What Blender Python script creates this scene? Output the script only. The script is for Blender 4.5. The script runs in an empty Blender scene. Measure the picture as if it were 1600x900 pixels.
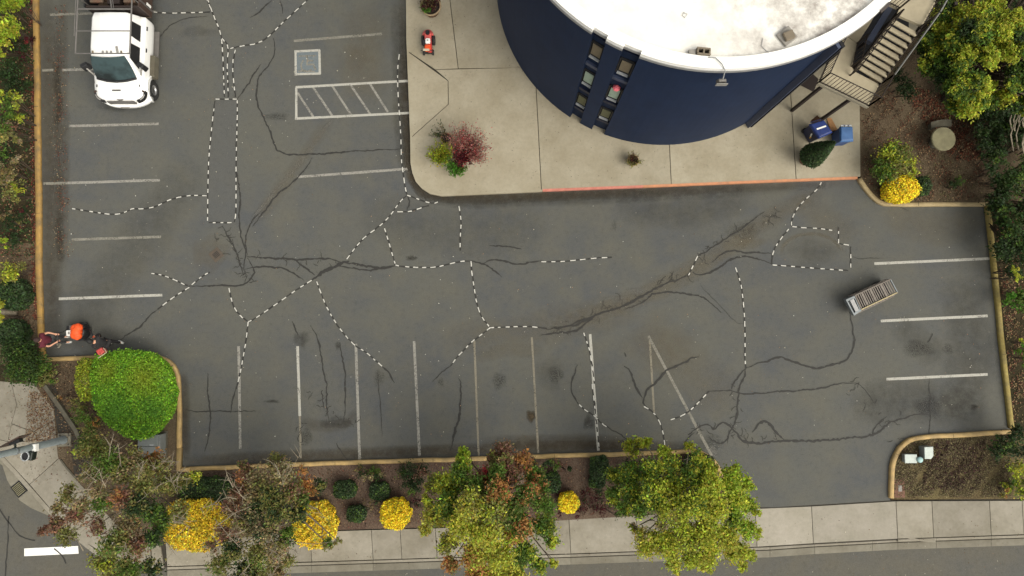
import bpy, math, random
import numpy as np
from mathutils import Vector
R = math.radians
random.seed(7); rng = np.random.default_rng(11)
SC = bpy.context.scene
COL = SC.collection
# ------------------------------------------------------------------ camera
TH = R(4.0); CH = 28.0; F = 1067.0
cd = bpy.data.cameras.new("camera"); cam = bpy.data.objects.new("camera", cd); COL.objects.link(cam)
cam.location = (0, 0, CH); cam.rotation_euler = (TH, 0, 0)
cd.sensor_width = 36; cd.lens = 36*F/1600; cd.clip_start = .5; cd.clip_end = 2000
SC.camera = cam
# ------------------------------------------------------------------ world + sun (bright overcast)
SUN_EL, SUN_AZ = R(48), R(128)          # azimuth from north, clockwise: light comes from the lower right of the photograph
w = bpy.data.worlds.new("World"); SC.world = w; w.use_nodes = True
wn = w.node_tree.nodes; wl = w.node_tree.links
sky = wn.new('ShaderNodeTexSky'); sky.sky_type = 'NISHITA'; sky.sun_disc = False
sky.sun_elevation = SUN_EL; sky.sun_rotation = SUN_AZ; sky.air_density = 1.0; sky.dust_density = 3.0
hs = wn.new('ShaderNodeHueSaturation'); hs.inputs['Saturation'].default_value = .22
tint = wn.new('ShaderNodeMix'); tint.data_type = 'RGBA'; tint.blend_type = 'MULTIPLY'; tint.inputs[0].default_value = 1
tint.inputs[7].default_value = (1.0, .965, .88, 1)
wl.new(sky.outputs[0], hs.inputs['Color']); wl.new(hs.outputs[0], tint.inputs[6])
wl.new(tint.outputs[2], wn['Background'].inputs['Color']); wn['Background'].inputs['Strength'].default_value = .145
sd = bpy.data.lights.new("sun", 'SUN'); sd.energy = 1.3; sd.angle = R(55); sd.color = (1, .94, .83)
sun = bpy.data.objects.new("sun", sd); COL.objects.link(sun)
sdir = Vector((math.sin(SUN_AZ)*math.cos(SUN_EL), math.cos(SUN_AZ)*math.cos(SUN_EL), math.sin(SUN_EL)))
sun.rotation_euler = (-sdir).to_track_quat('-Z', 'Y').to_euler(); sun.location = sdir*40
vs = SC.view_settings; vs.view_transform = 'Standard'; vs.look = 'None'; vs.gamma = 1; vs.exposure = .70

# ------------------------------------------------------------------ helpers
def P(u, v, z=0.0):
    x = (u-800)/F; y = (450-v)/F
    Y = y*math.cos(TH)+math.sin(TH); Z = y*math.sin(TH)-math.cos(TH)
    t = (CH-z)/-Z
    return Vector((x*t, Y*t, z))
def PX(pts, z=0.0): return [P(u, v, z) for u, v in pts]
def setp(o, label=None, cat=None, group=None, kind=None):
    if label: o['label'] = label
    if cat: o['category'] = cat
    if group: o['group'] = group
    if kind: o['kind'] = kind
    return o
def origin(o):
    v = Vector((0, 0, 0))
    while o is not None:
        v += Vector(o.location); o = o.parent
    return v
def thing(name, label, cat, loc, group=None):
    o = bpy.data.objects.new(name, None); COL.objects.link(o); o.location = loc; o.empty_display_size = .2
    return setp(o, label, cat, group)
class MB:
    def __init__(s): s.v = []; s.f = []
    def add(s, vs, fs):
        b = len(s.v); s.v += [tuple(p) for p in vs]; s.f += [tuple(i+b for i in f) for f in fs]; return s
    def box(s, c, d, rz=0.0, top=1.0, ax=None):
        c = Vector(c); x, y, z = d[0]/2, d[1]/2, d[2]/2; ca, sa = math.cos(rz), math.sin(rz); vs = []
        for sz, k in ((-1, 1), (1, top)):
            for sx, sy in ((-1, -1), (1, -1), (1, 1), (-1, 1)):
                px, py = sx*x*k, sy*y*k
                vs.append(c+Vector((px*ca-py*sa, px*sa+py*ca, sz*z)))
        return s.add(vs, [(3, 2, 1, 0), (4, 5, 6, 7), (0, 1, 5, 4), (1, 2, 6, 5), (2, 3, 7, 6), (3, 0, 4, 7)])
    def beam(s, a, b, wd, h, up=(0, 0, 1)):
        a = Vector(a); b = Vector(b); d = (b-a).normalized(); u = Vector(up)
        r = d.cross(u)
        if r.length < 1e-4: r = d.cross(Vector((0, 1, 0)))
        r.normalize(); u = r.cross(d).normalized(); vs = []
        for p in (a, b):
            for sx, sy in ((-1, -1), (1, -1), (1, 1), (-1, 1)): vs.append(p+r*sx*wd/2+u*sy*h/2)
        return s.add(vs, [(3, 2, 1, 0), (4, 5, 6, 7), (0, 1, 5, 4), (1, 2, 6, 5), (2, 3, 7, 6), (3, 0, 4, 7)])
    def tube(s, pts, rad, n=8, cap=True):
        pts = [Vector(p) for p in pts]
        if not hasattr(rad, '__len__'): rad = [rad]*len(pts)
        ref = Vector((.123, .97, .21)); vs = []; fs = []
        for i, p in enumerate(pts):
            d = (pts[min(i+1, len(pts)-1)]-pts[max(i-1, 0)]).normalized()
            a = d.cross(ref)
            if a.length < .05: a = d.cross(Vector((1, 0, 0)))
            a.normalize(); b = d.cross(a)
            for k in range(n):
                t = 2*math.pi*k/n; vs.append(p+(a*math.cos(t)+b*math.sin(t))*rad[i])
        m = len(pts)
        for i in range(m-1):
            for k in range(n): fs.append((i*n+k, i*n+(k+1) % n, (i+1)*n+(k+1) % n, (i+1)*n+k))
        if cap: fs.append(tuple(range(n-1, -1, -1))); fs.append(tuple((m-1)*n+k for k in range(n)))
        return s.add(vs, fs)
    def lathe(s, c, prof, n=20, sx=1, sy=1, rz=0):
        c = Vector(c); vs = []; fs = []; ca, sa = math.cos(rz), math.sin(rz)
        for r, z in prof:
            for k in range(n):
                t = 2*math.pi*k/n; px, py = r*math.cos(t)*sx, r*math.sin(t)*sy
                vs.append(c+Vector((px*ca-py*sa, px*sa+py*ca, z)))
        m = len(prof)
        for i in range(m-1):
            for k in range(n): fs.append((i*n+k, i*n+(k+1) % n, (i+1)*n+(k+1) % n, (i+1)*n+k))
        fs.append(tuple(range(n-1, -1, -1))); fs.append(tuple((m-1)*n+k for k in range(n)))
        return s.add(vs, fs)
    def prism(s, poly, z0, z1):
        n = len(poly); a = sum(poly[i][0]*poly[(i+1) % n][1]-poly[(i+1) % n][0]*poly[i][1] for i in range(n))
        if a < 0: poly = poly[::-1]
        vs = [(p[0], p[1], z0) for p in poly]+[(p[0], p[1], z1) for p in poly]
        fs = [tuple(range(n-1, -1, -1)), tuple(range(n, 2*n))]+[(i, (i+1) % n, n+(i+1) % n, n+i) for i in range(n)]
        return s.add(vs, fs)
    def loft(s, secs, cap=True):
        n = len(secs[0]); vs = [p for q in secs for p in q]; fs = []
        for i in range(len(secs)-1):
            for k in range(n): fs.append((i*n+k, i*n+(k+1) % n, (i+1)*n+(k+1) % n, (i+1)*n+k))
        if cap: fs.append(tuple(range(n-1, -1, -1))); fs.append(tuple((len(secs)-1)*n+k for k in range(n)))
        return s.add(vs, fs)
    def build(s, name, m, parent=None, smooth=False, bevel=0, loc=None):
        o0 = origin(parent) if parent else Vector(loc or (0, 0, 0))
        me = bpy.data.meshes.new(name); me.from_pydata([tuple(Vector(p)-o0) for p in s.v], [], s.f); me.update()
        o = bpy.data.objects.new(name, me); COL.objects.link(o)
        if parent: o.parent = parent
        else: o.location = o0
        if m: me.materials.append(m)
        if smooth: me.polygons.foreach_set('use_smooth', [True]*len(me.polygons))
        if bevel:
            b = o.modifiers.new('bevel', 'BEVEL'); b.width = bevel; b.segments = 2; b.limit_method = 'ANGLE'; b.angle_limit = R(40)
        return o
def copy_tree(o, parent=None):
    c = o.copy(); COL.objects.link(c); c.parent = parent
    for ch in list(o.children): copy_tree(ch, c)
    return c

# ------------------------------------------------------------------ materials
def nt(m): return m.node_tree.nodes, m.node_tree.links
def ramp(N, L, src, stops):
    r = N.new('ShaderNodeValToRGB'); L.new(src, r.inputs[0]); e = r.color_ramp.elements
    while len(e) < len(stops): e.new(.5)
    for i, (p, c) in enumerate(stops):
        e[i].position = p; e[i].color = (c, c, c, 1) if not hasattr(c, '__len__') else (*c, 1)
    return r.outputs[0]
def noise(N, L, scale, det=4, rough=.55, vec=None):
    n = N.new('ShaderNodeTexNoise'); n.inputs['Scale'].default_value = scale; n.inputs['Detail'].default_value = det
    n.inputs['Roughness'].default_value = rough
    if vec is not None: L.new(vec, n.inputs['Vector'])
    return n.outputs[0]
def mixc(N, L, fac, a, b, mode='MIX'):
    m = N.new('ShaderNodeMix'); m.data_type = 'RGBA'; m.blend_type = mode
    for s, x in ((0, fac), (6, a), (7, b)):
        if hasattr(x, 'is_linked'): L.new(x, m.inputs[s])
        elif s == 0: m.inputs[0].default_value = x
        else: m.inputs[s].default_value = (*x, 1)
    return m.outputs[2]
def wpos(N): return N.new('ShaderNodeNewGeometry').outputs['Position']
def mat(name, c, rough=.7, metal=0., var=.12, scale=6., bump=0., bscale=40., spec=.5, coat=0., c2=None, dirt=0.):
    m = bpy.data.materials.new(name); m.use_nodes = True; N, L = nt(m); b = N['Principled BSDF']
    v = wpos(N)
    f = ramp(N, L, noise(N, L, scale, 6, .6, v), [(.3, 0.), (.7, 1.)])
    lo = tuple(x*(1-var) for x in c) if c2 is None else c2
    hi = tuple(min(x*(1+var), 1) for x in c)
    col = mixc(N, L, f, lo, hi)
    if dirt:
        d = ramp(N, L, noise(N, L, 2.3, 8, .65, v), [(.45, 0.), (.75, dirt)])
        col = mixc(N, L, d, col, (.09, .075, .05))
    L.new(col, b.inputs['Base Color'])
    b.inputs['Roughness'].default_value = rough; b.inputs['Metallic'].default_value = metal
    b.inputs['Specular IOR Level'].default_value = spec; b.inputs['Coat Weight'].default_value = coat
    if bump:
        bp = N.new('ShaderNodeBump'); bp.inputs['Strength'].default_value = bump; bp.inputs['Distance'].default_value = .01
        L.new(noise(N, L, bscale, 3, .6, v), bp.inputs['Height']); L.new(bp.outputs[0], b.inputs['Normal'])
    return m
def asphalt(name, c=(.091, .092, .081), warm=(.103, .099, .079), cool=(.073, .077, .079), speck=.5):
    m = bpy.data.materials.new(name); m.use_nodes = True; N, L = nt(m); b = N['Principled BSDF']; v = wpos(N)
    big = ramp(N, L, noise(N, L, .22, 8, .66, v), [(.36, 0.), (.62, 1.)])
    mid = ramp(N, L, noise(N, L, .9, 7, .68, v), [(.4, 0.), (.72, .75)])
    col = mixc(N, L, big, cool, c)
    col = mixc(N, L, mid, col, warm)
    gr = ramp(N, L, noise(N, L, 26, 6, .75, v), [(.3, .80), (.5, .98), (.72, 1.22)])
    col = mixc(N, L, 1., col, gr, 'MULTIPLY')
    st = ramp(N, L, noise(N, L, 5.5, 8, .72, v), [(.30, .84), (.47, 1.), (.8, 1.08)])
    col = mixc(N, L, 1., col, st, 'MULTIPLY')
    sp = N.new('ShaderNodeTexVoronoi'); sp.inputs['Scale'].default_value = 17; L.new(v, sp.inputs['Vector'])
    sf = ramp(N, L, sp.outputs['Distance'], [(.035, speck), (.07, 0.)])
    sel = ramp(N, L, noise(N, L, 9, 2, .5, v), [(.56, 0.), (.62, 1.)])
    mm = N.new('ShaderNodeMath'); mm.operation = 'MULTIPLY'; L.new(sf, mm.inputs[0]); L.new(sel, mm.inputs[1])
    col = mixc(N, L, mm.outputs[0], col, (.20, .19, .15))
    L.new(col, b.inputs['Base Color']); b.inputs['Roughness'].default_value = .88; b.inputs['Specular IOR Level'].default_value = .3
    bp = N.new('ShaderNodeBump'); bp.inputs['Strength'].default_value = .5; bp.inputs['Distance'].default_value = .006
    L.new(noise(N, L, 90, 3, .7, v), bp.inputs['Height']); L.new(bp.outputs[0], b.inputs['Normal'])
    return m
def concrete(name, c=(.350, .315, .235), c2=(.270, .236, .163), stain=.5):
    m = bpy.data.materials.new(name); m.use_nodes = True; N, L = nt(m); b = N['Principled BSDF']; v = wpos(N)
    oi = N.new('ShaderNodeObjectInfo')
    f = ramp(N, L, noise(N, L, .8, 8, .7, v), [(.35, 0.), (.68, 1.)])
    col = mixc(N, L, f, c2, c)
    g = ramp(N, L, noise(N, L, 7, 8, .75, v), [(.3, .87), (.55, 1.), (.8, 1.06)])
    col = mixc(N, L, 1., col, g, 'MULTIPLY')
    d = ramp(N, L, noise(N, L, 3.1, 6, .7, v), [(.60, 0.), (.80, stain)])
    col = mixc(N, L, d, col, (.10, .085, .055))
    k = ramp(N, L, oi.outputs['Random'], [(0., .86), (1., 1.08)])
    col = mixc(N, L, 1., col, k, 'MULTIPLY')
    L.new(col, b.inputs['Base Color']); b.inputs['Roughness'].default_value = .85
    bp = N.new('ShaderNodeBump'); bp.inputs['Strength'].default_value = .3; bp.inputs['Distance'].default_value = .005
    L.new(noise(N, L, 60, 3, .7, v), bp.inputs['Height']); L.new(bp.outputs[0], b.inputs['Normal'])
    return m
def worn(name, c, wear=.35, fine=14., soft=.06, c2=None):
    """flat paint with holes worn into it (transparent where worn)"""
    m = bpy.data.materials.new(name); m.use_nodes = True; N, L = nt(m); b = N['Principled BSDF']; v = wpos(N)
    n = noise(N, L, fine, 8, .75, v); n2 = noise(N, L, 1.7, 3, .5, v)
    ad = N.new('ShaderNodeMath'); ad.operation = 'MULTIPLY_ADD'; ad.inputs[1].default_value = .55; L.new(n2, ad.inputs[0]); L.new(n, ad.inputs[2])
    th = .40+wear*.75
    a = ramp(N, L, ad.outputs[0], [(min(th/1.0, .95)-soft, 0.), (min(th/1.0, .95)+soft, 1.)])
    g = ramp(N, L, noise(N, L, 22, 6, .7, v), [(.3, .75), (.7, 1.1)])
    L.new(mixc(N, L, 1., c, g, 'MULTIPLY'), b.inputs['Base Color']); b.inputs['Roughness'].default_value = .8
    L.new(a, b.inputs['Alpha'])
    return m
def decal(name, c, k=1., fine=6., lo=.35, hi=.6):
    """stain: alpha = vertex attribute 'a' times noise"""
    m = bpy.data.materials.new(name); m.use_nodes = True; N, L = nt(m); b = N['Principled BSDF']; v = wpos(N)
    at = N.new('ShaderNodeAttribute'); at.attribute_name = 'a'
    n = ramp(N, L, noise(N, L, fine, 8, .75, v), [(lo, 0.), (hi, 1.)])
    mm = N.new('ShaderNodeMath'); mm.operation = 'MULTIPLY'; L.new(at.outputs['Fac'], mm.inputs[0]); L.new(n, mm.inputs[1])
    m2 = N.new('ShaderNodeMath'); m2.operation = 'MULTIPLY'; m2.use_clamp = True; L.new(mm.outputs[0], m2.inputs[0]); m2.inputs[1].default_value = k
    b.inputs['Base Color'].default_value = (*c, 1); b.inputs['Roughness'].default_value = .9; b.inputs['Specular IOR Level'].default_value = .2
    L.new(m2.outputs[0], b.inputs['Alpha'])
    return m
def soil(name, c, c2, c3, k=1.):
    m = bpy.data.materials.new(name); m.use_nodes = True; N, L = nt(m); b = N['Principled BSDF']; v = wpos(N)
    f = ramp(N, L, noise(N, L, .7, 7, .7, v), [(.38, 0.), (.62, 1.)])
    col = mixc(N, L, f, c, c2)
    f2 = ramp(N, L, noise(N, L, 14, 8, .8, v), [(.42, 0.), (.62, .7)])
    col = mixc(N, L, f2, col, c3)
    g = ramp(N, L, noise(N, L, 30, 5, .7, v), [(.3, .55), (.7, 1.4)])
    col = mixc(N, L, 1., col, g, 'MULTIPLY')
    L.new(col, b.inputs['Base Color']); b.inputs['Roughness'].default_value = .95; b.inputs['Specular IOR Level'].default_value = .1
    bp = N.new('ShaderNodeBump'); bp.inputs['Strength'].default_value = 1.; bp.inputs['Distance'].default_value = .03
    L.new(noise(N, L, 18, 6, .75, v), bp.inputs['Height']); L.new(bp.outputs[0], b.inputs['Normal'])
    return m
def leafmat(name, trans=.35, rough=.6):
    m = bpy.data.materials.new(name); m.use_nodes = True; N, L = nt(m); b = N['Principled BSDF']
    at = N.new('ShaderNodeAttribute'); at.attribute_name = 'leaf_colour'
    L.new(at.outputs['Color'], b.inputs['Base Color']); b.inputs['Roughness'].default_value = rough
    b.inputs['Specular IOR Level'].default_value = .25
    tr = N.new('ShaderNodeBsdfTranslucent'); L.new(at.outputs['Color'], tr.inputs['Color'])
    mx = N.new('ShaderNodeMixShader'); mx.inputs[0].default_value = trans
    L.new(b.outputs[0], mx.inputs[1]); L.new(tr.outputs[0], mx.inputs[2]); L.new(mx.outputs[0], N['Material Output'].inputs['Surface'])
    return m
M = dict(
    asphalt=asphalt('asphalt'), street=asphalt('street_asphalt', (.092, .088, .074), (.105, .096, .072), (.082, .082, .076), .7),
    patch=asphalt('patch_asphalt', (.083, .084, .078), (.087, .086, .076), (.079, .082, .081), .2),
    conc=concrete('plaza_concrete'), walk=concrete('sidewalk_concrete', (.29, .265, .215), (.20, .18, .135), .45),
    apron=concrete('apron_concrete', (.33, .30, .25), (.25, .23, .18), .3),
    joint=mat('joint_dirt', (.035, .03, .022), .95), gutter=concrete('gutter_concrete', (.22, .205, .16), (.15, .135, .10), .6),
    kerb_y=mat('yellow_kerb_paint', (.35, .205, .048), .8, c2=(.26, .165, .055), scale=5, bump=.4, dirt=.85),
    kerb_t=mat('faded_yellow_kerb_paint', (.42, .285, .11), .75, c2=(.32, .225, .10), scale=5, bump=.3, dirt=.45),
    kerb_b=mat('beige_kerb_paint', (.36, .28, .15), .8, c2=(.29, .22, .11), scale=5, bump=.3, dirt=.5),
    kerb_o=mat('olive_kerb_paint', (.26, .21, .06), .8, c2=(.20, .145, .035), scale=7, bump=.3, dirt=.7),
    red=mat('red_kerb_paint', (.52, .20, .15), .7, c2=(.42, .14, .10), dirt=.25), orange_k=mat('orange_kerb_paint', (.52, .22, .10), .7, c2=(.42, .20, .11), dirt=.3),
    crack=worn('crack_sealer', (.025, .024, .021), .07, 26., .14), crack2=worn('faint_crack', (.028, .026, .021), .20, 16., .16),
    dash=worn('white_chalk_paint', (.55, .54, .49), .14, 30., .08),
    line=worn('worn_line_paint', (.26, .25, .22), .27, 11., .22), line_f=worn('faded_line_paint', (.22, .21, .175), .30, 14., .25),
    line_g=worn('white_line_paint', (.39, .38, .335), .23, 11., .18), line_t=worn('tan_line_paint', (.20, .18, .135), .25, 14., .22),
    cross=worn('crosswalk_paint', (.88, .87, .83), -.1, 16., .05),
    soil=soil('bed_soil', (.060, .042, .026), (.115, .088, .055), (.16, .12, .08)),
    soil_r=soil('reddish_mulch', (.068, .042, .032), (.125, .095, .068), (.17, .12, .09)),
    soil_d=soil('dark_ground_cover', (.018, .018, .010), (.045, .032, .018), (.06, .05, .025)),
    grass=soil('dry_grass', (.05, .030, .022), (.12, .095, .045), (.17, .14, .07)),
    dirt=decal('tan_dirt', (.150, .128, .088), .42, 3., .2, .75), dark=decal('dark_stain', (.034, .031, .025), .5, 5., .3, .62),
    oil=decal('oil_spots', (.026, .025, .022), .7, 22., .44, .70), brown=decal('brown_stain', (.060, .046, .028), .6, 3., .15, .6),
    pale=decal('pale_scuff', (.17, .165, .15), .55, 8., .35, .7), bluep=decal('blue_paint_trace', (.10, .12, .13), .8, 9., .3, .6),
    wet=decal('grey_stain', (.044, .042, .035), .40, 2.5, .25, .6),
    navy=mat('navy_wall_paint', (.0110, .0205, .0490), .65, spec=.14, var=.12, scale=1.4, bump=.08, bscale=8), navy2=mat('navy_trim', (.009, .013, .032), .5, spec=.3),
    navyl=mat('light_navy_sill', (.035, .048, .09), .5), black=mat('black_plastic', (.012, .012, .013), .45), void=mat('black_parts_and_shade', (.006, .006, .008), .9),  # void: near-black for black parts and for shade painted into recesses and gaps
    roof=None, white=mat('white_parapet', (.84, .83, .79), .6, var=.04), grey_m=mat('grey_flashing', (.30, .30, .30), .5, .3),
    sillw=mat('pale_metal_sill', (.45, .47, .48), .4, .3), blind=mat('tan_blind', (.17, .135, .085), .6), blind2=mat('green_blind', (.30, .38, .30), .6),
    blind3=mat('olive_blind', (.10, .10, .05), .6), pink=mat('pink_lamp_shade', (.62, .12, .15), .6), beige=mat('beige_trim', (.48, .42, .30), .6),
    tread=mat('beige_stair_deck', (.41, .355, .245), .8, var=.08, scale=2, bump=.2, dirt=.25), steel_d=mat('dark_steel_rail', (.030, .022, .018), .5, .4),
    rust=mat('dark_brown_post', (.022, .013, .010), .7), grey_rail=mat('galvanised_rail', (.22, .22, .21), .45, .6), rail_o=mat('stained_rail_cap', (.30, .27, .20), .6),
    tpaint=mat('white_truck_paint', (.86, .86, .84), .25, var=.02, coat=.5), glass=None, chrome=mat('chrome', (.6, .6, .6), .2, .9),
    tyre=mat('tyre_rubber', (.015, .015, .015), .8), rim=mat('silver_rim', (.5, .5, .5), .35, .7), rackm=mat('grey_rack_steel', (.16, .15, .14), .5, .5),
    wood=mat('rusty_bed_boards', (.13, .055, .03), .85, c2=(.10, .095, .07), scale=1.6, dirt=.3), lightk=mat('grey_light_lens', (.25, .24, .22), .3),
    yellow=mat('yellow_reflector', (.75, .42, .04), .5), orange=mat('orange_housing', (.80, .085, .010), .65, var=.35, scale=9), redm=mat('red_machine_paint', (.45, .035, .03), .45),
    pinkr=mat('faded_red_cover', (.55, .10, .09), .5), skin=mat('skin', (.52, .27, .17), .6, var=.05), hair=mat('brown_hair', (.03, .012, .009), .8, bump=.5, bscale=90),
    hairb=mat('black_hair', (.006, .006, .006), .7), maroon=mat('maroon_shirt', (.085, .008, .018), .85, var=.2, scale=9), pants=mat('grey_trousers', (.035, .036, .036), .9),
    blackc=mat('black_clothes', (.010, .009, .010), .85), shoe=mat('white_shoes', (.5, .5, .47), .7), plastic_w=mat('white_plastic', (.80, .80, .76), .4),
    bin1=mat('dark_blue_bin', (.008, .026, .14), .4, var=.1), bin1d=mat('navy_bin_body', (.008, .014, .055), .45), bin2=mat('light_blue_bin_lid', (.055, .13, .29), .45, c2=(.03, .085, .21), scale=3),
    bin2d=mat('blue_bin_body', (.02, .06, .19), .5), cardb=mat('cardboard', (.40, .21, .09), .9), cardd=mat('brown_cardboard', (.10, .045, .02), .9),
    slat=mat('weathered_slat', (.20, .18, .155), .8, c2=(.15, .125, .105), scale=5), galv=mat('pale_sheet_metal', (.19, .21, .22), .5, .4), strap=mat('yellow_rail_paint', (.42, .35, .19), .6),
    stone=mat('weathered_stone', (.19, .175, .10), .9, c2=(.14, .13, .075), scale=4, bump=.5, dirt=.3), stone2=mat('grey_stone', (.10, .095, .07), .9, c2=(.07, .06, .04), scale=4, bump=.4, dirt=.6),
    pot=mat('clay_pot', (.16, .085, .045), .8), potrim=mat('pale_pot_rim', (.30, .22, .13), .8), potsoil=mat('potting_soil', (.02, .012, .009), .95),
    poleg=mat('galvanised_pole', (.27, .31, .32), .4, .35), signb=mat('dark_sign_back', (.05, .03, .022), .5), sigd=mat('dark_green_housing', (.012, .018, .014), .4),
    cab=mat('grey_green_cabinet', (.17, .185, .18), .5, dirt=.2), cabl=mat('pale_utility_cover', (.42, .47, .44), .5), cyan=mat('pale_cyan_lid', (.28, .44, .44), .5),
    brick=mat('rusty_plate', (.14, .065, .04), .8), bark=mat('grey_bark', (.24, .205, .14), .9, c2=(.15, .125, .095), scale=20, bump=.6), barkd=mat('brown_bark', (.06, .042, .028), .9, bump=.6),
    iron=mat('iron_cover', (.075, .058, .042), .7, bump=.4), irond=mat('iron_grate', (.02, .018, .016), .7), block=mat('cinder_block', (.17, .14, .10), .95, bump=.6), blockg=mat('grey_block', (.24, .225, .20), .95, bump=.6),
    leaf=leafmat('foliage', .45), leaf_s=leafmat('stiff_foliage', .2), litter=leafmat('dry_leaf', .1, .8), bolt=mat('bolt_steel', (.1, .09, .08), .6, .5),
)
def roofmat():
    m = bpy.data.materials.new('dirty_white_roof'); m.use_nodes = True; N, L = nt(m); b = N['Principled BSDF']; v = wpos(N)
    f = ramp(N, L, noise(N, L, 1.1, 9, .72, v), [(.38, 0.), (.62, .95)])
    sep = N.new('ShaderNodeSeparateXYZ'); L.new(v, sep.inputs[0])
    mr = N.new('ShaderNodeMapRange'); mr.inputs[1].default_value = 5.5; mr.inputs[2].default_value = 9.5; mr.inputs[3].default_value = .22; mr.inputs[4].default_value = 1.
    L.new(sep.outputs[0], mr.inputs[0])
    mm = N.new('ShaderNodeMath'); mm.operation = 'MULTIPLY'; L.new(f, mm.inputs[0]); L.new(mr.outputs[0], mm.inputs[1])
    col = mixc(N, L, mm.outputs[0], (.80, .785, .73), (.20, .165, .14))
    g = ramp(N, L, noise(N, L, 9, 8, .8, v), [(.3, .72), (.5, 1.)])
    k = mixc(N, L, mm.outputs[0], (1, 1, 1), g); col = mixc(N, L, 1., col, k, 'MULTIPLY')
    L.new(col, b.inputs['Base Color']); b.inputs['Roughness'].default_value = .8
    return m
M['roof'] = roofmat()
def glassmat():
    m = bpy.data.materials.new('tinted_glass'); m.use_nodes = True; N, L = nt(m); b = N['Principled BSDF']; v = wpos(N)
    f = ramp(N, L, noise(N, L, 1.3, 3, .5, v), [(.4, 0.), (.6, 1.)])
    L.new(mixc(N, L, f, (.003, .008, .007), (.03, .055, .058)), b.inputs['Base Color']); b.inputs['Roughness'].default_value = .12
    b.inputs['Specular IOR Level'].default_value = .3; b.inputs['Coat Weight'].default_value = .25; b.inputs['Coat Roughness'].default_value = .03
    return m
M['glass'] = glassmat()

# ------------------------------------------------------------------ flat helpers
def sheet(name, pts, z, m, parent=None, kind=None):
    mb = MB(); pts = [(p[0], p[1]) for p in pts]; n = len(pts)
    a = sum(pts[i][0]*pts[(i+1) % n][1]-pts[(i+1) % n][0]*pts[i][1] for i in range(n))
    if a < 0: pts = pts[::-1]
    mb.add([(x, y, z) for x, y in pts], [tuple(range(n))])
    o = mb.build(name, m, parent)
    if kind and not parent: setp(o, kind=kind)
    return o
def resample(pts, step):
    out = [Vector(pts[0])]
    for a, b in zip(pts[:-1], pts[1:]):
        a = Vector(a); b = Vector(b); n = max(1, int((b-a).length/step))
        for i in range(1, n+1): out.append(a.lerp(b, i/n))
    return out
def smooth_path(pts, it=2):
    for _ in range(it):
        q = [pts[0]]
        for a, b in zip(pts[:-1], pts[1:]): q += [a.lerp(b, .25), a.lerp(b, .75)]
        q.append(pts[-1]); pts = q
    return pts
def ribbon(pts, w0, jit=0., z=0., mb=None, taper=False):
    mb = mb or MB(); n = len(pts); vs = []
    for i, p in enumerate(pts):
        d = pts[min(i+1, n-1)]-pts[max(i-1, 0)]
        if d.length < 1e-6: d = Vector((1, 0, 0))
        d.normalize(); nr = Vector((-d.y, d.x, 0)); k = 1.
        if taper: k = min(1, .35+3*min(i, n-1-i)/n)
        h = w0/2*k
        a = h*(1+random.uniform(-jit, jit)); b = h*(1+random.uniform(-jit, jit))
        vs += [(p.x+nr.x*a, p.y+nr.y*a, z), (p.x-nr.x*b, p.y-nr.y*b, z)]
    mb.add(vs, [(2*i+1, 2*i+3, 2*i+2, 2*i) for i in range(n-1)])
    return mb
def add_alpha(o, vals):
    a = o.data.attributes.new('a', 'FLOAT', 'POINT'); a.data.foreach_set('value', vals)
def soft_ribbon(pxs, wpx, mname, parent, z=.004, name='stain', k=1.):
    pts = smooth_path([P(u, v) for u, v in pxs], 2); n = len(pts); w0 = wpx/37.; vs = []; al = []; m = 7
    for i, p in enumerate(pts):
        d = (pts[min(i+1, n-1)]-pts[max(i-1, 0)]).normalized(); nr = Vector((-d.y, d.x, 0))
        e = min(1, 4*min(i, n-1-i)/max(n-1, 1)); ww = w0*(.6+.4*e)*random.uniform(.85, 1.15)
        for j in range(m):
            t = j/(m-1)*2-1
            vs.append((p.x+nr.x*t*ww/2, p.y+nr.y*t*ww/2, z)); al.append((1-t*t)*e*k)
    fs = [(i*m+j, i*m+j+1, (i+1)*m+j+1, (i+1)*m+j)[::-1] for i in range(n-1) for j in range(m-1)]
    o = MB().add(vs, fs).build(name, M[mname], parent); add_alpha(o, al); return o
def blob(u, v, rx, ry, mname, parent, z=.004, name='stain', k=1., rz=0.):
    c = P(u, v); vs = [(c.x, c.y, z)]; al = [k]; fs = []; n = 20; rings = 4; ca, sa = math.cos(rz), math.sin(rz)
    for r in range(1, rings+1):
        t = r/rings
        for i in range(n):
            a = 2*math.pi*i/n; q = t*(1+.12*math.sin(3*a+u)+.1*math.sin(5*a+v)); x = rx/37*q*math.cos(a); y = ry/37*q*math.sin(a)
            vs.append((c.x+x*ca-y*sa, c.y+x*sa+y*ca, z)); al.append(k*(1-t*t))
    fs += [(0, 1+i, 1+(i+1) % n) for i in range(n)]
    for r in range(rings-1):
        b = 1+r*n
        fs += [(b+i, b+n+i, b+n+(i+1) % n, b+(i+1) % n) for i in range(n)]
    o = MB().add(vs, fs).build(name, M[mname], parent); add_alpha(o, al); return o
def inset(poly, d):
    n = len(poly); a = sum(poly[i].x*poly[(i+1) % n].y-poly[(i+1) % n].x*poly[i].y for i in range(n))
    s = 1 if a > 0 else -1; out = []
    for i in range(n):
        p, q, r = poly[i-1], poly[i], poly[(i+1) % n]
        e1 = (q-p).normalized(); e2 = (r-q).normalized(); n1 = Vector((-e1.y, e1.x, 0))*s; n2 = Vector((-e2.y, e2.x, 0))*s
        b = n1+n2; k = b.length
        if k < .2: out.append(q+n1*d); continue
        b.normalize(); out.append(q+b*min(d/max(b.dot(n1), .3), d*3))
    return out
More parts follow.
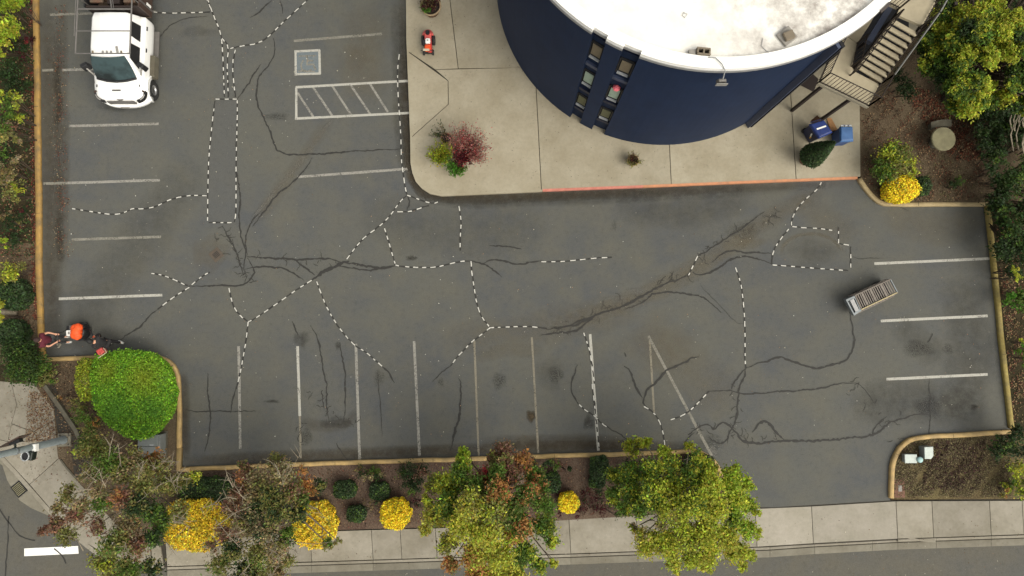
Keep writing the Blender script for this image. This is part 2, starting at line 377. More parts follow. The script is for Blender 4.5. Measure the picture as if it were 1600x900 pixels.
def kerb(name, pxs, wpx, h, m, z0=-.05, closed=False, smooth=1, joints=True):
    """rounded kerb section swept along a path; returned as one mesh"""
    pts = [P(u, v) for u, v in pxs]
    if smooth: pts = smooth_path(resample(pts, 1.6), smooth)
    pts = resample(pts, .45)
    pts = [Vector((p.x+random.uniform(-.012, .012), p.y+random.uniform(-.012, .012), 0)) for p in pts]
    wd = wpx/37.; prof = [(-.5, z0), (-.47, h*.75), (-.36, h), (.36, h), (.47, h*.75), (.5, z0)]; secs = []
    n = len(pts); secs = []
    for i, p in enumerate(pts):
        d = (pts[min(i+1, n-1)]-pts[max(i-1, 0)]).normalized(); nr = Vector((-d.y, d.x, 0)); s = random.uniform(.97, 1.03)
        secs.append([(p.x+nr.x*x*wd*s, p.y+nr.y*x*wd*s, zz+random.uniform(-.004, .004)) for x, zz in prof])
    mb = MB(); mb.loft(secs); o = mb.build(name, m, None, True); setp(o, kind='structure')
    if joints:
        for i in range(5, n-3, 7):
            p = pts[i]; d = (pts[i+1]-pts[i-1]).normalized(); nr = Vector((-d.y, d.x, 0)); a, b = p-nr*wd*.40, p+nr*wd*.40
            MB().beam(Vector((a.x, a.y, h-.003)), Vector((b.x, b.y, h-.003)), .014, .014).build('kerb_joint', M['joint'], o)
    return o

# ------------------------------------------------------------------ ground, lot, streets
g = sheet('ground', [(-400, -400), (400, -400), (400, 400), (-400, 400)], -.35, M['soil_d'], kind='structure')
lot_px = [(58, -60), (62, 225), (62, 420), (70, 561), (155, 560), (262, 560), (281, 600), (281, 732), (500, 723), (975, 710), (1090, 705), (1112, 720),
          (1127, 740), (1150, 792), (1205, 793), (1391, 782), (1391, 735), (1397, 708), (1425, 684), (1500, 679), (1580, 675), (1573, 620), (1560, 500), (1542, 320),
          (1380, 321), (1350, 295), (1338, 270), (1345, 240), (655, 240), (655, -60)]
lot = sheet('parking_lot', PX(lot_px), 0., M['asphalt'], kind='structure')
# street beyond the pavement and side street at the lower left
st = sheet('street', [P(-400, 600), P(0, 700), P(44, 750), P(90, 795), P(130, 835), P(180, 862), P(250, 880), P(500, 893), P(900, 882), P(1400, 858), P(2100, 835), P(2100, 1500), P(-400, 1500)], -.14, M['street'], kind='structure')
# planting beds
def bed(name, px, z, m): return sheet(name, PX(px), z, M[m], kind='structure')
bed('planting_bed', [(-300, -250), (57, -250), (57, 0), (62, 225), (62, 420), (70, 561), (40, 600), (-300, 560)], .06, 'soil_d')
bed('planting_bed', [(-10, 380), (62, 380), (66, 500), (70, 562), (40, 590), (-10, 560)], .07, 'soil')
bed('planting_bed', [(70, 562), (262, 561), (281, 600), (281, 740), (281, 848), (215, 838), (182, 818), (152, 784), (118, 746), (92, 714), (85, 640), (55, 600)], .06, 'soil')
bed('planting_bed', [(281, 733), (500, 723), (975, 710), (1090, 705), (1112, 718), (1127, 738), (1150, 794), (1000, 805), (720, 822), (500, 828), (281, 848)], .07, 'soil_r')
bed('planting_bed', [(1391, 780), (1391, 735), (1397, 708), (1425, 684), (1500, 679), (1800, 668), (1800, 778)], .07, 'grass')
bed('planting_bed', [(1343, 100), (1341, 278), (1350, 295), (1365, 314), (1380, 321), (1541, 319), (1700, 319), (1700, 60), (1430, 60)], .07, 'soil')
bed('planting_bed', [(1541, 318), (1545, 370), (1555, 450), (1565, 560), (1573, 620), (1580, 680), (1900, 660), (1900, -300), (1400, -300), (1400, 60), (1560, 100)], .06, 'soil_d')
# plaza: dark joint base, slabs butted with recessed joints
pb = sheet('plaza', PX([(634, -300), (641, 200), (642, 255), (649, 282), (665, 297), (690, 303), (845, 297), (1340, 276), (1343, 100), (1500, -300)]), .10, M['joint'], kind='structure')
def slab(parent, px, z0, z1, m, ins=.013, name='slab'):
    q = inset([P(u, v, z1) for u, v in px], ins); mb = MB(); mb.prism([(p.x, p.y) for p in q], z0, z1)
    return mb.build(name, m, parent, bevel=.006)
curve = [(642, 255), (644, 268), (649, 281), (657, 291), (667, 298), (678, 302), (690, 304)]
for px in ([(634, -60), (703, -60), (703, 0), (716, 107), (680, 108.5), (637, 80)],
           [(703, -60), (1031, -60), (1031, 104), (716, 107), (703, 0)],
           [(637, 80), (700, 126), (700.5, 163), (642, 215)],
           [(680, 108.5), (836, 105), (846, 298), (690, 304)]+curve[::-1][1:]+[(642, 215), (700.5, 163), (700, 126)],
           [(836, 105), (1040, 102), (1049, 289), (846, 298)],
           [(1040, 102), (1232, 94), (1244, 280), (1049, 289)],
           [(1232, 94), (1343, 90), (1345, 276), (1244, 280)],
           [(1031, -60), (1500, -60), (1500, 20), (1343, 90), (1031, 104)]):
    slab(pb, px, .02, .15, M['conc'])
# painted kerb face along the plaza (red, then orange)
def strip3(name, pxs, wpx, z0, z1, m, kind='structure', parent=None):
    pts = resample([P(u, v, z1) for u, v in pxs], .7); mb = MB(); secs = []
    for i, p in enumerate(pts):
        d = (pts[min(i+1, len(pts)-1)]-pts[max(i-1, 0)]).normalized(); nr = Vector((-d.y, d.x, 0)); w0 = wpx/37/2
        secs.append([(p.x+nr.x*w0, p.y+nr.y*w0, z0), (p.x+nr.x*w0, p.y+nr.y*w0, z1), (p.x-nr.x*w0, p.y-nr.y*w0, z1), (p.x-nr.x*w0, p.y-nr.y*w0, z0)])
    o = mb.loft(secs).build(name, m, parent)
    if not parent: setp(o, kind=kind)
    return o
strip3('painted_kerb', [(848, 297), (925, 294), (1005, 291)], 3.4, -.05, .156, M['red'])
strip3('painted_kerb', [(1005.5, 291), (1170, 284), (1340, 277.5)], 3.4, -.05, .156, M['orange_k'])
strip3('kerb', [(635.5, -60), (636.5, 60), (642.5, 215), (643, 255), (646, 270), (651, 283), (660, 293), (672, 301), (690, 304.5), (760, 301.5), (847.5, 297.5)], 3.2, -.05, .154, M['conc'])
# yellow kerbs
kerb('kerb', [(57, -60), (58, 0), (61, 225), (63, 350), (62, 410), (65, 500), (69, 562)], 8.5, .15, M['kerb_y'])
kerb('kerb', [(73, 562), (110, 560), (155, 559), (235, 557), (255, 560), (270, 568), (278, 582), (281, 610), (281.5, 700)], 7, .14, M['kerb_t'])
kerb('kerb', [(281.5, 700), (281, 734), (300, 733)], 8, .15, M['kerb_t'], smooth=0)
kerb('kerb', [(285, 733), (400, 728), (520, 723), (700, 718), (830, 713), (975, 709), (1070, 705), (1092, 706), (1108, 714), (1119, 726), (1128, 741)], 6.5, .14, M['kerb_t'])
kerb('kerb', [(1391, 777), (1391.5, 735), (1396, 713), (1407, 696), (1422, 686), (1445, 682), (1500, 679), (1576, 675)], 7, .15, M['kerb_t'])
kerb('kerb', [(1578, 668), (1573, 620), (1565, 560), (1555, 450), (1546, 370), (1541, 318)], 7.5, .15, M['kerb_o'])
kerb('kerb', [(1541, 320), (1480, 320), (1385, 321), (1366, 313), (1351, 296), (1341, 279)], 7, .15, M['kerb_b'])
# ------------------------------------------------------------------ pavement along the street
sw = sheet('sidewalk', PX([(225, 842), (480, 826), (900, 808), (1155, 795), (1391, 782), (1800, 776), (1800, 832), (1460, 841), (1200, 855), (900, 866), (480, 879), (230, 888)]), -.02, M['joint'], kind='structure')
def topy(x):   # upper edge of the pavement in the photograph
    return np.interp(x, [180, 500, 720, 900, 1130, 1268, 1391, 1600, 1800], [848, 830, 824, 811, 797, 791, 783, 782, 776])
def boty(x):
    return np.interp(x, [180, 500, 720, 900, 1200, 1400, 1600, 1800], [900, 893, 890, 869, 854, 842, 836, 830])
def boty2(x): return boty(x)+np.interp(x, [500, 1000, 1450, 1600], [9, 8, 9, 8])
js = [258, 340, 410, 484, 580, 625, 680, 735, 812, 889, 994, 1080, 1180, 1268, 1400, 1456, 1546, 1597, 1690, 1790]
def boty_fix(x): return float(np.interp(x, [170, 480, 900, 1200, 1270, 1400, 1460, 1600, 1800], [888, 878, 865, 854, 849, 842, 840, 835, 830]))
for a, b in zip(js[:-1], js[1:]):
    m = M['apron'] if 1130 < a < 1400 else M['walk']
    slab(sw, [(a, topy(a)), (b, topy(b)), (b+3, boty_fix(b)), (a+3, boty_fix(a))], -.12, .03 if not (1130 < a < 1400) else .01, m, .010)
kb = sheet('street_kerb', [P(x, boty_fix(x)-1) for x in (258, 480, 900, 1200, 1400, 1600, 1790)]+[P(x, boty_fix(x)+15.5) for x in (1790, 1600, 1400, 1200, 900, 480, 258)], -.13, M['joint'], kind='structure')
js2 = [258, 340, 484, 580, 735, 889, 994, 1100, 1200, 1270, 1360, 1400, 1460, 1546, 1620, 1790]
for a, b in zip(js2[:-1], js2[1:]):
    hz = .03 if not (1130 < a < 1399) else -.05
    slab(kb, [(a+3, boty_fix(a)+.8), (b+3, boty_fix(b)+.8), (b+3, boty_fix(b)+5), (a+3, boty_fix(a)+5)], -.2, hz-.005, M['walk'], .005, 'kerb_stone')
    slab(kb, [(a+3, boty_fix(a)+6), (b+3, boty_fix(b)+6), (b+3, boty_fix(b)+17), (a+3, boty_fix(a)+17)], -.25, -.118, M['gutter'], .005, 'gutter_pan')
mb = MB()
# flared kerb end right of the driveway
fl = smooth_path([P(1403, 833, .04), P(1418, 840, .04), P(1440, 845, .04), P(1462, 846, .04)], 2)
ribbon(fl, .08, 0, .036, mb); setp(mb.build('kerb_flare', M['walk']), kind='structure')
# corner concrete, lower left
cn = sheet('corner_pavement', PX([(-200, 540), (20, 575), (60, 600), (85, 640), (92, 715), (118, 748), (180, 820), (250, 850), (256, 892), (200, 884), (130, 845), (86, 808), (0, 716), (-200, 640)]), -.01, M['joint'], kind='structure')
for px in ([(-120, 545), (0, 570), (18, 600), (26, 632), (18, 662), (12, 690), (-120, 660)],
           [(0, 570), (35, 583), (60, 600), (84, 638), (86, 655), (52, 675), (18, 662), (26, 632), (18, 600)],
           [(18, 662), (52, 675), (60, 686), (40, 690), (12, 690)],
           [(52, 675), (86, 655), (90, 680), (91, 693), (60, 686)],
           [(-120, 660), (12, 690), (40, 690), (60, 686), (91, 693), (92, 716), (46, 757), (3, 711)],
           [(92, 716), (118, 748), (152, 786), (100, 822), (88, 806), (46, 757)],
           [(152, 786), (182, 820), (215, 842), (175, 872), (130, 846), (100, 822)],
           [(215, 842), (250, 850), (256, 888), (215, 888), (175, 872)]):
    slab(cn, px, -.10, .05, M['walk'], .010)
def flat_thing(name, pxs, wpx, z0, z1, m): return strip3(name, pxs, wpx, z0, z1, m)
ck = smooth_path([P(-60, 655), P(2, 713), P(44, 760), P(86, 808), P(132, 850), P(170, 876), P(215, 893)], 2)
mb = MB(); secs = []
for i, p in enumerate(ck):
    d = (ck[min(i+1, len(ck)-1)]-ck[max(i-1, 0)]).normalized(); nr = Vector((-d.y, d.x, 0))
    secs.append([(p.x+nr.x*a, p.y+nr.y*a, zz) for a, zz in ((.09, -.1), (.09, .045), (-.06, .045), (-.09, .02), (-.10, -.2))])
setp(mb.loft(secs).build('corner_kerb', M['walk']), kind='structure')
setp(MB().prism([(p.x, p.y) for p in PX([(-20, 690), (0, 716), (42, 762), (84, 810), (70, 806), (45, 795), (27, 783), (8, 752), (0, 728), (-20, 715)])], -.3, -.125).build('gutter_apron', M['gutter']), kind='structure')
# ------------------------------------------------------------------ markings, stains, cracks on the lot
def D(pts, wpx=1.5, dash=.15, gap=.185, crack=True, step=None):
    q = smooth_path([P(u, v) for u, v in pts], 1); q = resample(q, .05)
    if crack:
        mk = ribbon(resample([p+Vector((random.uniform(-.012, .012), random.uniform(-.012, .012), 0)) for p in q[::3]+[q[-1]]], .09), .052, .5, .012)
        mk.build('crack', M['crack'], lot)
    # dashes of one sprayed line, joined: each is far below ten pixels
    acc = 0; seg = []; mb = MB(); on = True; lim = dash*random.uniform(.7, 1.3)
    for a, b in zip(q[:-1], q[1:]):
        if on: seg.append(a)
        acc += (b-a).length
        if acc > lim:
            if on and len(seg) > 1: seg.append(b); ribbon(seg, wpx/37, .18, .016, mb)
            seg = []; on = not on; acc = 0; lim = (dash if on else gap)*random.uniform(.65, 1.3)
    if mb.v: mb.build('dashed_marking', M['dash'], lot)
def C(pts, w0=.06, m='crack', jit=.5):
    q = smooth_path([P(u, v) for u, v in pts], 1); q = resample(q, .075); wx = wy = 0.; o_ = []
    for p in q:      # jagged random walk about the traced line
        wx = wx*.72+random.uniform(-.020, .020); wy = wy*.72+random.uniform(-.020, .020); o_.append(p+Vector((wx, wy, 0)))
    q = o_; jit = max(jit, .62)
    ribbon(q, w0, jit, .0115+random.uniform(0, .0004), None, True).build('crack', M[m], lot)
for d in ([(228, 18), (262, 21), (300, 20), (328, 19)], [(325, 0), (334, 25), (345, 50), (348, 75), (350, 130), (351, 152)], [(347, 60), (358, 73), (355, 95), (356, 130), (357, 152)],
          [(368, 78), (363, 100), (366, 135), (368, 152)], [(360, 76), (372, 73), (405, 68), (425, 53), (440, 37), (457, 22), (470, 10), (484, -3)], [(322, -5), (332, 20)],
          [(337, 155), (370, 155)], [(371, 157), (371, 185), (369, 250), (369, 300), (369, 335), (366, 347)], [(362, 348), (326, 348)], [(324.5, 345), (325, 300), (326, 250), (332, 190), (336, 158)],
          [(113, 326), (125, 328), (145, 331), (170, 335), (183, 335), (195, 332), (209, 325), (222, 327), (240, 324), (250, 320), (262, 313), (285, 307), (305, 305), (323, 306)],
          [(237, 427), (255, 430), (275, 438), (293, 447)], [(300, 445), (315, 432), (328, 425)], [(296, 449), (270, 465), (247, 483)],
          [(358, 450), (362, 470), (368, 484), (377, 495), (388, 503)], [(388, 503), (385, 530), (380, 560), (374, 590), (369, 608)], [(388, 503), (400, 497), (432, 475), (466, 451), (487, 438)],
          [(542, 405), (555, 387), (572, 368), (592, 355), (610, 337), (625, 315), (636, 305)], [(636, 305), (650, 310), (670, 317), (682, 318), (691, 309)], [(621, 331), (640, 331), (655, 326), (670, 321)],
          [(624, 85), (621, 110), (622, 150), (625, 190), (627, 225), (627, 250), (630, 270), (633, 292), (636, 305)], [(601, 357), (608, 380), (618, 414)],
          [(618, 414), (625, 416), (650, 418), (680, 418), (700, 413), (720, 408), (736, 408)], [(717, 322), (721, 345), (719, 370), (719, 392)],
          [(736, 408), (737, 425), (741, 450), (745, 475), (752, 495), (766, 512)], [(846, 409), (875, 409), (905, 406), (935, 403), (956, 402)], [(766, 512), (790, 511), (815, 510), (840, 511), (855, 514)],
          [(766, 512), (752, 523), (738, 533), (725, 547), (714, 558), (704, 572)], [(495, 440), (503, 462), (512, 483), (525, 505), (540, 525), (556, 541), (572, 550), (585, 562), (597, 572)],
          [(912, 520), (919, 540), (922, 550), (926, 580), (929, 600)], [(905, 632), (913, 640), (930, 650), (940, 662), (955, 671)], [(1006, 635), (1020, 643), (1030, 657), (1036, 675), (1039, 698)],
          [(1048, 656), (1065, 650), (1080, 640), (1095, 625), (1108, 611)], [(1149, 418), (1157, 440), (1160, 460), (1163, 490), (1164, 520), (1164, 560), (1165, 575)], [(1090, 400), (1083, 415), (1076, 430)],
          [(1283, 285), (1278, 295), (1262, 308), (1248, 322), (1240, 335), (1236, 347), (1237, 354)], [(1238, 354), (1256, 356), (1280, 357), (1300, 360)],
          [(1232, 358), (1220, 373), (1210, 388), (1206, 402), (1206, 413)], [(1207, 414), (1235, 416), (1270, 419), (1300, 421), (1325, 423)], [(1329, 418), (1329, 385)], [(1326, 383), (1312, 381)], [(1310, 380), (1310, 355)],
          [(925, 600), (930, 640), (936, 700)]):
    D(d)
for c in ([(378, -5), (371, 0), (355, 8), (335, 14)],):
    pass
CR = [([(295, 447), (340, 446), (380, 446), (392, 437), (399, 424), (386, 404)], .055), ([(247, 483), (233, 495), (220, 510), (207, 518), (185, 532)], .05),
      ([(348, 353), (362, 378), (372, 400), (381, 430)], .05), ([(369, 262), (376, 310), (373, 345), (378, 375), (385, 395), (380, 415), (384, 432)], .05), ([(408, 330), (391, 350), (383, 375), (386, 400)], .05),
      ([(386, 400), (420, 403), (450, 406), (467, 407), (500, 404), (520, 405), (535, 411)], .065), ([(462, 407), (475, 417), (493, 430)], .06), ([(380, 420), (410, 417), (435, 418), (455, 424), (475, 438)], .055),
      ([(487, 438), (505, 425), (530, 413), (545, 408)], .12), ([(540, 411), (565, 413), (585, 419), (605, 417), (618, 415)], .085), ([(530, 415), (560, 421), (580, 423), (600, 418), (618, 415)], .06),
      ([(489, 246), (475, 265), (460, 283), (432, 305), (410, 335), (395, 355)], .05), ([(427, 60), (430, 75), (425, 95), (408, 115), (400, 130), (400, 160), (410, 180), (420, 200), (428, 222), (436, 240), (480, 242), (520, 240), (560, 236), (625, 234)], .055),
      ([(424, 0), (410, 15), (392, 28)], .05), ([(437, 0), (442, 22)], .035), ([(370, 156), (385, 135), (400, 110), (408, 100)], .05), ([(325, 25), (300, 28), (270, 36), (250, 56), (243, 72)], .03),
      ([(765, 383), (800, 386), (815, 388)], .05), ([(736, 408), (755, 413), (770, 422), (783, 434)], .065), ([(755, 413), (765, 407), (780, 406), (800, 411), (815, 413), (835, 408), (848, 407)], .055),
      ([(855, 515), (880, 511), (900, 508), (910, 502), (930, 492), (960, 484), (985, 473), (1010, 460), (1030, 447), (1045, 440), (1060, 437), (1075, 428)], .075),
      ([(1090, 400), (1110, 388), (1140, 370), (1170, 350), (1195, 330)], .05), ([(845, 524), (870, 520), (890, 519), (905, 515), (920, 500), (940, 488)], .06),
      ([(975, 484), (1000, 475), (1015, 465), (1020, 458), (1050, 457), (1075, 460), (1095, 463), (1110, 473), (1127, 488)], .055), ([(870, 516), (895, 505), (915, 497), (935, 500)], .05),
      ([(1083, 425), (1090, 432), (1105, 428), (1125, 418), (1140, 407), (1155, 400), (1175, 402), (1205, 411)], .065), ([(1112, 410), (1128, 397), (1140, 392), (1170, 395), (1206, 396)], .05),
      ([(1165, 575), (1180, 568), (1205, 562), (1220, 557), (1235, 563), (1258, 573), (1278, 575), (1300, 571), (1320, 565), (1332, 550), (1335, 530), (1332, 510), (1328, 486)], .07),
      ([(1165, 575), (1162, 592), (1155, 605), (1152, 640), (1148, 665), (1140, 676)], .075), ([(1163, 577), (1152, 590), (1143, 605), (1143, 610)], .045),
      ([(1108, 611), (1143, 610), (1160, 616), (1200, 614), (1260, 609), (1290, 605), (1310, 599), (1340, 598)], .05), ([(1340, 598), (1354, 610), (1366, 630)], .025),
      ([(975, 572), (985, 577), (992, 600), (1000, 615), (1004, 622)], .065), ([(975, 550), (978, 558)], .06), ([(1092, 558), (1080, 560), (1065, 569), (1045, 576), (1032, 592), (1015, 605), (1007, 617), (1005, 632), (1013, 640)], .075),
      ([(1075, 680), (1085, 672), (1097, 663), (1108, 664), (1117, 674), (1127, 661), (1138, 662), (1150, 674), (1160, 690), (1190, 693), (1225, 688), (1260, 690), (1320, 686), (1360, 682), (1372, 673), (1400, 655), (1425, 649), (1450, 648)], .075),
      ([(1175, 675), (1190, 658), (1203, 661), (1212, 675), (1225, 688)], .08), ([(1108, 683), (1122, 694), (1135, 690), (1139, 672)], .05), ([(1360, 682), (1370, 664), (1385, 652)], .04), ([(1452, 590), (1454, 640), (1452, 690)], .03),
      ([(325, 583), (325, 620), (330, 645), (328, 675), (321, 705)], .045), ([(285, 637), (300, 643), (330, 643), (400, 642)], .035), ([(369, 608), (362, 630), (360, 645)], .045),
      ([(457, 502), (461, 510), (466, 525)], .06), ([(485, 508), (498, 530), (502, 562), (510, 595), (512, 640), (516, 660)], .05), ([(530, 535), (536, 565), (541, 610), (536, 660)], .05), ([(503, 610), (507, 640)], .03),
      ([(716, 592), (721, 600), (719, 645), (710, 675), (704, 705)], .07), ([(597, 572), (608, 583), (617, 598)], .05), ([(704, 572), (690, 582), (676, 597)], .045), ([(590, 580), (593, 620), (597, 680)], .025),
      ([(902, 570), (895, 590), (892, 606), (898, 620), (905, 632)], .05), ([(955, 671), (968, 676), (980, 688)], .05), ([(1456, 520), (1453, 530), (1449, 536)], .04), ([(1400, 318), (1420, 330)], .02),
      ([(1068, 700), (1075, 685), (1085, 675)], .04), ([(525, 692), (535, 708), (545, 720)], .04), ([(1380, 403), (1345, 404), (1331, 400)], .025), ([(1095, 445), (1150, 505), (1165, 506)], .015), ([(637, 306), (640, 318), (636, 330)], .045)]
for c, w0 in CR: C(c, w0*1.1)
# alligator zones: several fine ragged cracks
def tangle(u0, v0, u1, v1, wpx, n, seed):
    rr = random.Random(seed)
    for i in range(n):
        t = rr.random(); u = u0+(u1-u0)*t+rr.uniform(-wpx, wpx)*.6; v = v0+(v1-v0)*t+rr.uniform(-wpx, wpx)*.45; a = rr.uniform(0, 6.28); q = [(u, v)]
        for _ in range(rr.randint(2, 5)):
            a += rr.uniform(-1.2, 1.2); u += 3.4*math.cos(a); v += 3.4*math.sin(a); q.append((u, v))
        C(q, .024, 'crack2', .6)
tangle(860, 518, 1075, 430, 12, 40, 1); tangle(350, 360, 385, 440, 18, 26, 2); tangle(1090, 400, 1220, 330, 14, 30, 3); tangle(470, 600, 550, 665, 22, 14, 4)
tangle(400, 400, 540, 415, 10, 16, 5); tangle(1140, 590, 1160, 690, 16, 14, 6); tangle(1080, 670, 1220, 690, 12, 20, 8); tangle(1330, 600, 1420, 690, 30, 16, 9); tangle(460, 640, 480, 700, 10, 8, 10)
# painted stall lines
def line(a, b, wpx=4., m='line', name='parking_line', z=.008):
    q = resample([P(*a), P(*b)], .6); ribbon(q, wpx/37, .06, z+random.uniform(0, .0008)).build(name, M[m], lot)
for a, b, m in (((108, 197), (248, 193.5), 'line'), ((105, 286), (250, 281.5), 'line'), ((68, 287), (105, 286), 'line_f'), ((112, 374.5), (252, 370), 'line_f'), ((92, 467), (254, 461), 'line_g'), ((66, 110), (84, 109.5), 'line_f'),
                ((97, 109.5), (245, 105), 'line'), ((78, 23), (243, 18.5), 'line_f'), ((459, 64), (597, 53), 'line_f'), ((465, 276.5), (637, 264), 'line'), ((373, 541), (375.5, 701), 'line'), ((465, 541), (468.5, 650), 'line_g'), ((468.5, 650), (470, 716), 'line_t'),
                ((556, 537), (562, 719), 'line'), ((647, 533), (655.5, 712), 'line'), ((741, 530), (748, 714), 'line_t'), ((831, 527), (841, 708), 'line_t'), ((922, 522), (935, 704), 'line_g'), ((1013, 525), (1112, 712), 'line_f'), ((1015, 530), (1022, 645), 'line_t'),
                ((1366, 412), (1546, 404), 'line_g'), ((1376, 501.5), (1543, 493.5), 'line_g'), ((1385, 592.5), (1543, 585), 'line_g')): line(a, b, 4. if m != 'line_t' else 3., m)
for a, b in (((462, 136.5), (600, 128.5)), ((600, 128.5), (638, 126.5)), ((461, 185.5), (640, 176.5)), ((463, 137), (463, 186))): line(a, b, 3.8, 'line_g', 'hatched_bay_line', .0085)
for a, b in (((465, 145), (490, 183)), ((489, 136), (520, 182)), ((519, 134), (549, 180)), ((548, 133), (579, 179)), ((578, 131), (606, 175))): line(a, b, 3.2, 'line', 'hatched_bay_line', .0075)
# worn accessible-bay square
for a, b in (((460, 80.5), (500, 78.5)), ((461, 116), (501, 115)), ((462, 79), (462, 118)), ((499, 78), (500, 116))): line(a, b, 3.6, 'line_g', 'accessible_bay_border', .0085)
sheet('accessible_bay_square', PX([(463, 81), (498, 80), (499, 115), (463, 116)]), .005, worn('worn_blue_square', (.13, .155, .165), .16, 10., .2), lot)
for i, (pts, wd) in enumerate((([(478, 86), (481, 93), (480, 101), (490, 101), (493, 109)], 3), ([(474, 94), (470, 101), (472, 109), (480, 112), (487, 109)], 2.6), ([(480, 95), (490, 95)], 2.6), ([(467, 88), (494, 87)], 2), ([(466, 111), (492, 112)], 2))):
    ribbon(resample([P(u, v) for u, v in pts], .1), wd/37, .3, .0100+.0003*i).build('accessible_symbol', M['line_f'], lot)
# newer asphalt patches
sheet('asphalt_patch', PX([(337, 156), (370.5, 156), (369, 347), (325, 347), (326, 250), (332, 190)]), .0035, M['patch'], lot)
# stains
for a in (([(75, -20), (78, 200), (80, 400), (82, 560)], 40, 'brown', .75), ([(98, -20), (96, 90), (93, 130), (98, 225), (96, 330), (97, 430)], 28, 'brown', .6), ([(90, 100), (89, 140), (95, 160), (88, 200)], 12, 'dark', 1.2), ([(94, 330), (93, 385), (96, 410)], 14, 'dark', 1.),
          ([(628, -20), (632, 100), (636, 220), (642, 280), (670, 308), (760, 310), (1000, 300), (1330, 285)], 22, 'brown', 1.3), ([(645, 280), (665, 306), (720, 316), (900, 310), (1300, 290)], 26, 'wet', 1.1), ([(560, 10), (575, 60), (560, 110), (600, 150)], 80, 'dirt', .9), ([(618, 0), (626, 80), (628, 200), (632, 270)], 28, 'wet', 1.),
          ([(860, 515), (960, 480), (1040, 447), (1120, 400), (1200, 340), (1290, 295)], 36, 'dirt', 1.3), ([(690, 530), (800, 520), (900, 500), (1000, 480)], 60, 'dirt', .8), ([(530, 170), (480, 240), (420, 310), (390, 350)], 8, 'pale', 1.1), ([(520, 180), (450, 280), (395, 350)], 26, 'dirt', .8),
          ([(740, 560), (790, 545), (850, 550)], 24, 'dirt', .8), ([(1000, 500), (1060, 560), (1150, 640)], 90, 'dirt', .7), ([(285, 720), (500, 712), (800, 700), (1080, 695)], 22, 'brown', .9), ([(1560, 350), (1570, 640)], 24, 'dark', .5), ([(285, 580), (290, 720)], 20, 'brown', .8),
          ([(1380, 330), (1460, 360), (1540, 345)], 60, 'dirt', .8), ([(1240, 300), (1280, 340), (1340, 370)], 50, 'dirt', .7), ([(1500, 430), (1520, 560), (1500, 660)], 90, 'wet', .8), ([(1330, 640), (1420, 620), (1540, 650)], 70, 'wet', .8), ([(1400, 500), (1440, 540), (1470, 560)], 50, 'wet', .6),
          ([(1220, 400), (1225, 378), (1255, 364), (1295, 368), (1320, 395)], 8, 'dirt', 1.2), ([(470, 655), (500, 668), (540, 666), (560, 640)], 20, 'brown', .45), ([(700, 240), (900, 300)], 2, 'dirt', .1), ([(300, 400), (330, 395), (350, 410)], 60, 'dirt', 1.), ([(205, 140), (200, 172), (150, 165)], 14, 'wet', .8),
          ([(1110, 690), (1180, 720), (1200, 780)], 60, 'pale', .35), ([(750, 690), (900, 690), (1000, 695)], 26, 'brown', .7), ([(310, 250), (180, 430), (120, 500)], 90, 'wet', .5), ([(1170, 300), (1080, 340), (960, 320)], 60, 'wet', .6), ([(560, 330), (700, 370), (860, 350)], 90, 'wet', .4)):
    soft_ribbon(a[0], a[1], a[2], lot, .004+random.uniform(0, .002), k=a[3])
for a in ((1435, 545, 26, 14, 'oil', 1.6), (1450, 635, 24, 18, 'oil', 1.6), (1522, 636, 6, 5, 'dark', 1.4), (780, 595, 12, 14, 'oil', 1.8), (868, 586, 12, 14, 'oil', 1.5), (471, 530, 14, 14, 'dark', 1.), (432, 182, 24, 7, 'oil', 1.5), (480, 682, 9, 14, 'oil', 1.8), (830, 650, 9, 10, 'brown', 2.), (920, 660, 10, 12, 'dark', 1.4),
          (643, 403, 10, 5, 'dark', 1.5), (689, 597, 6, 7, 'oil', 1.4), (1110, 690, 22, 12, 'oil', 1.2), (528, 540, 5, 7, 'dark', 1.2), (592, 590, 10, 14, 'oil', 1.2), (425, 627, 13, 3, 'dark', 1.1), (1160, 360, 30, 14, 'oil', 1.), (1170, 378, 26, 14, 'dirt', 1.3), (994, 455, 20, 6, 'pale', 1.2), (1480, 545, 9, 9, 'oil', 1.2), (1270, 395, 44, 28, 'wet', .6),
          (525, 660, 26, 10, 'wet', 1.4), (960, 352, 5, 10, 'oil', .9), (310, 50, 40, 10, 'wet', .5), (560, 90, 26, 26, 'dirt', 1.), (1030, 545, 60, 40, 'dirt', .8), (160, 530, 70, 20, 'wet', .7), (230, 20, 20, 30, 'wet', 1.), (1360, 60, 5, 5, 'wet', .1), (635, 165, 9, 10, 'pale', 1.6), (622, 145, 5, 8, 'pale', 1.6), (860, 585, 24, 30, 'wet', .6), (1110, 705, 14, 10, 'pale', 2.2)):
    blob(a[0], a[1], a[2], a[3], a[4], lot, .0046+random.uniform(0, .002), k=a[5])
# drain covers set in the lot
mb = MB(); c = P(338, 398); mb.box((c.x, c.y, .004), (.46, .46, .014), R(40)); dc = mb.build('drain_cover', M['iron'], None, bevel=.004); setp(dc, 'small square rusty drain cover turned diagonally in the asphalt above the left stalls', 'drain cover')
o0 = dc
for i in range(4):
    mb = MB(); d = Vector((math.cos(R(40)), math.sin(R(40)), 0)); n = Vector((-d.y, d.x, 0)); q = c+n*(i-1.5)*.06
    mb.box((q.x, q.y, .013), (.26, .028, .006), R(40)); mb.build('grate_bar', M['irond'], dc)
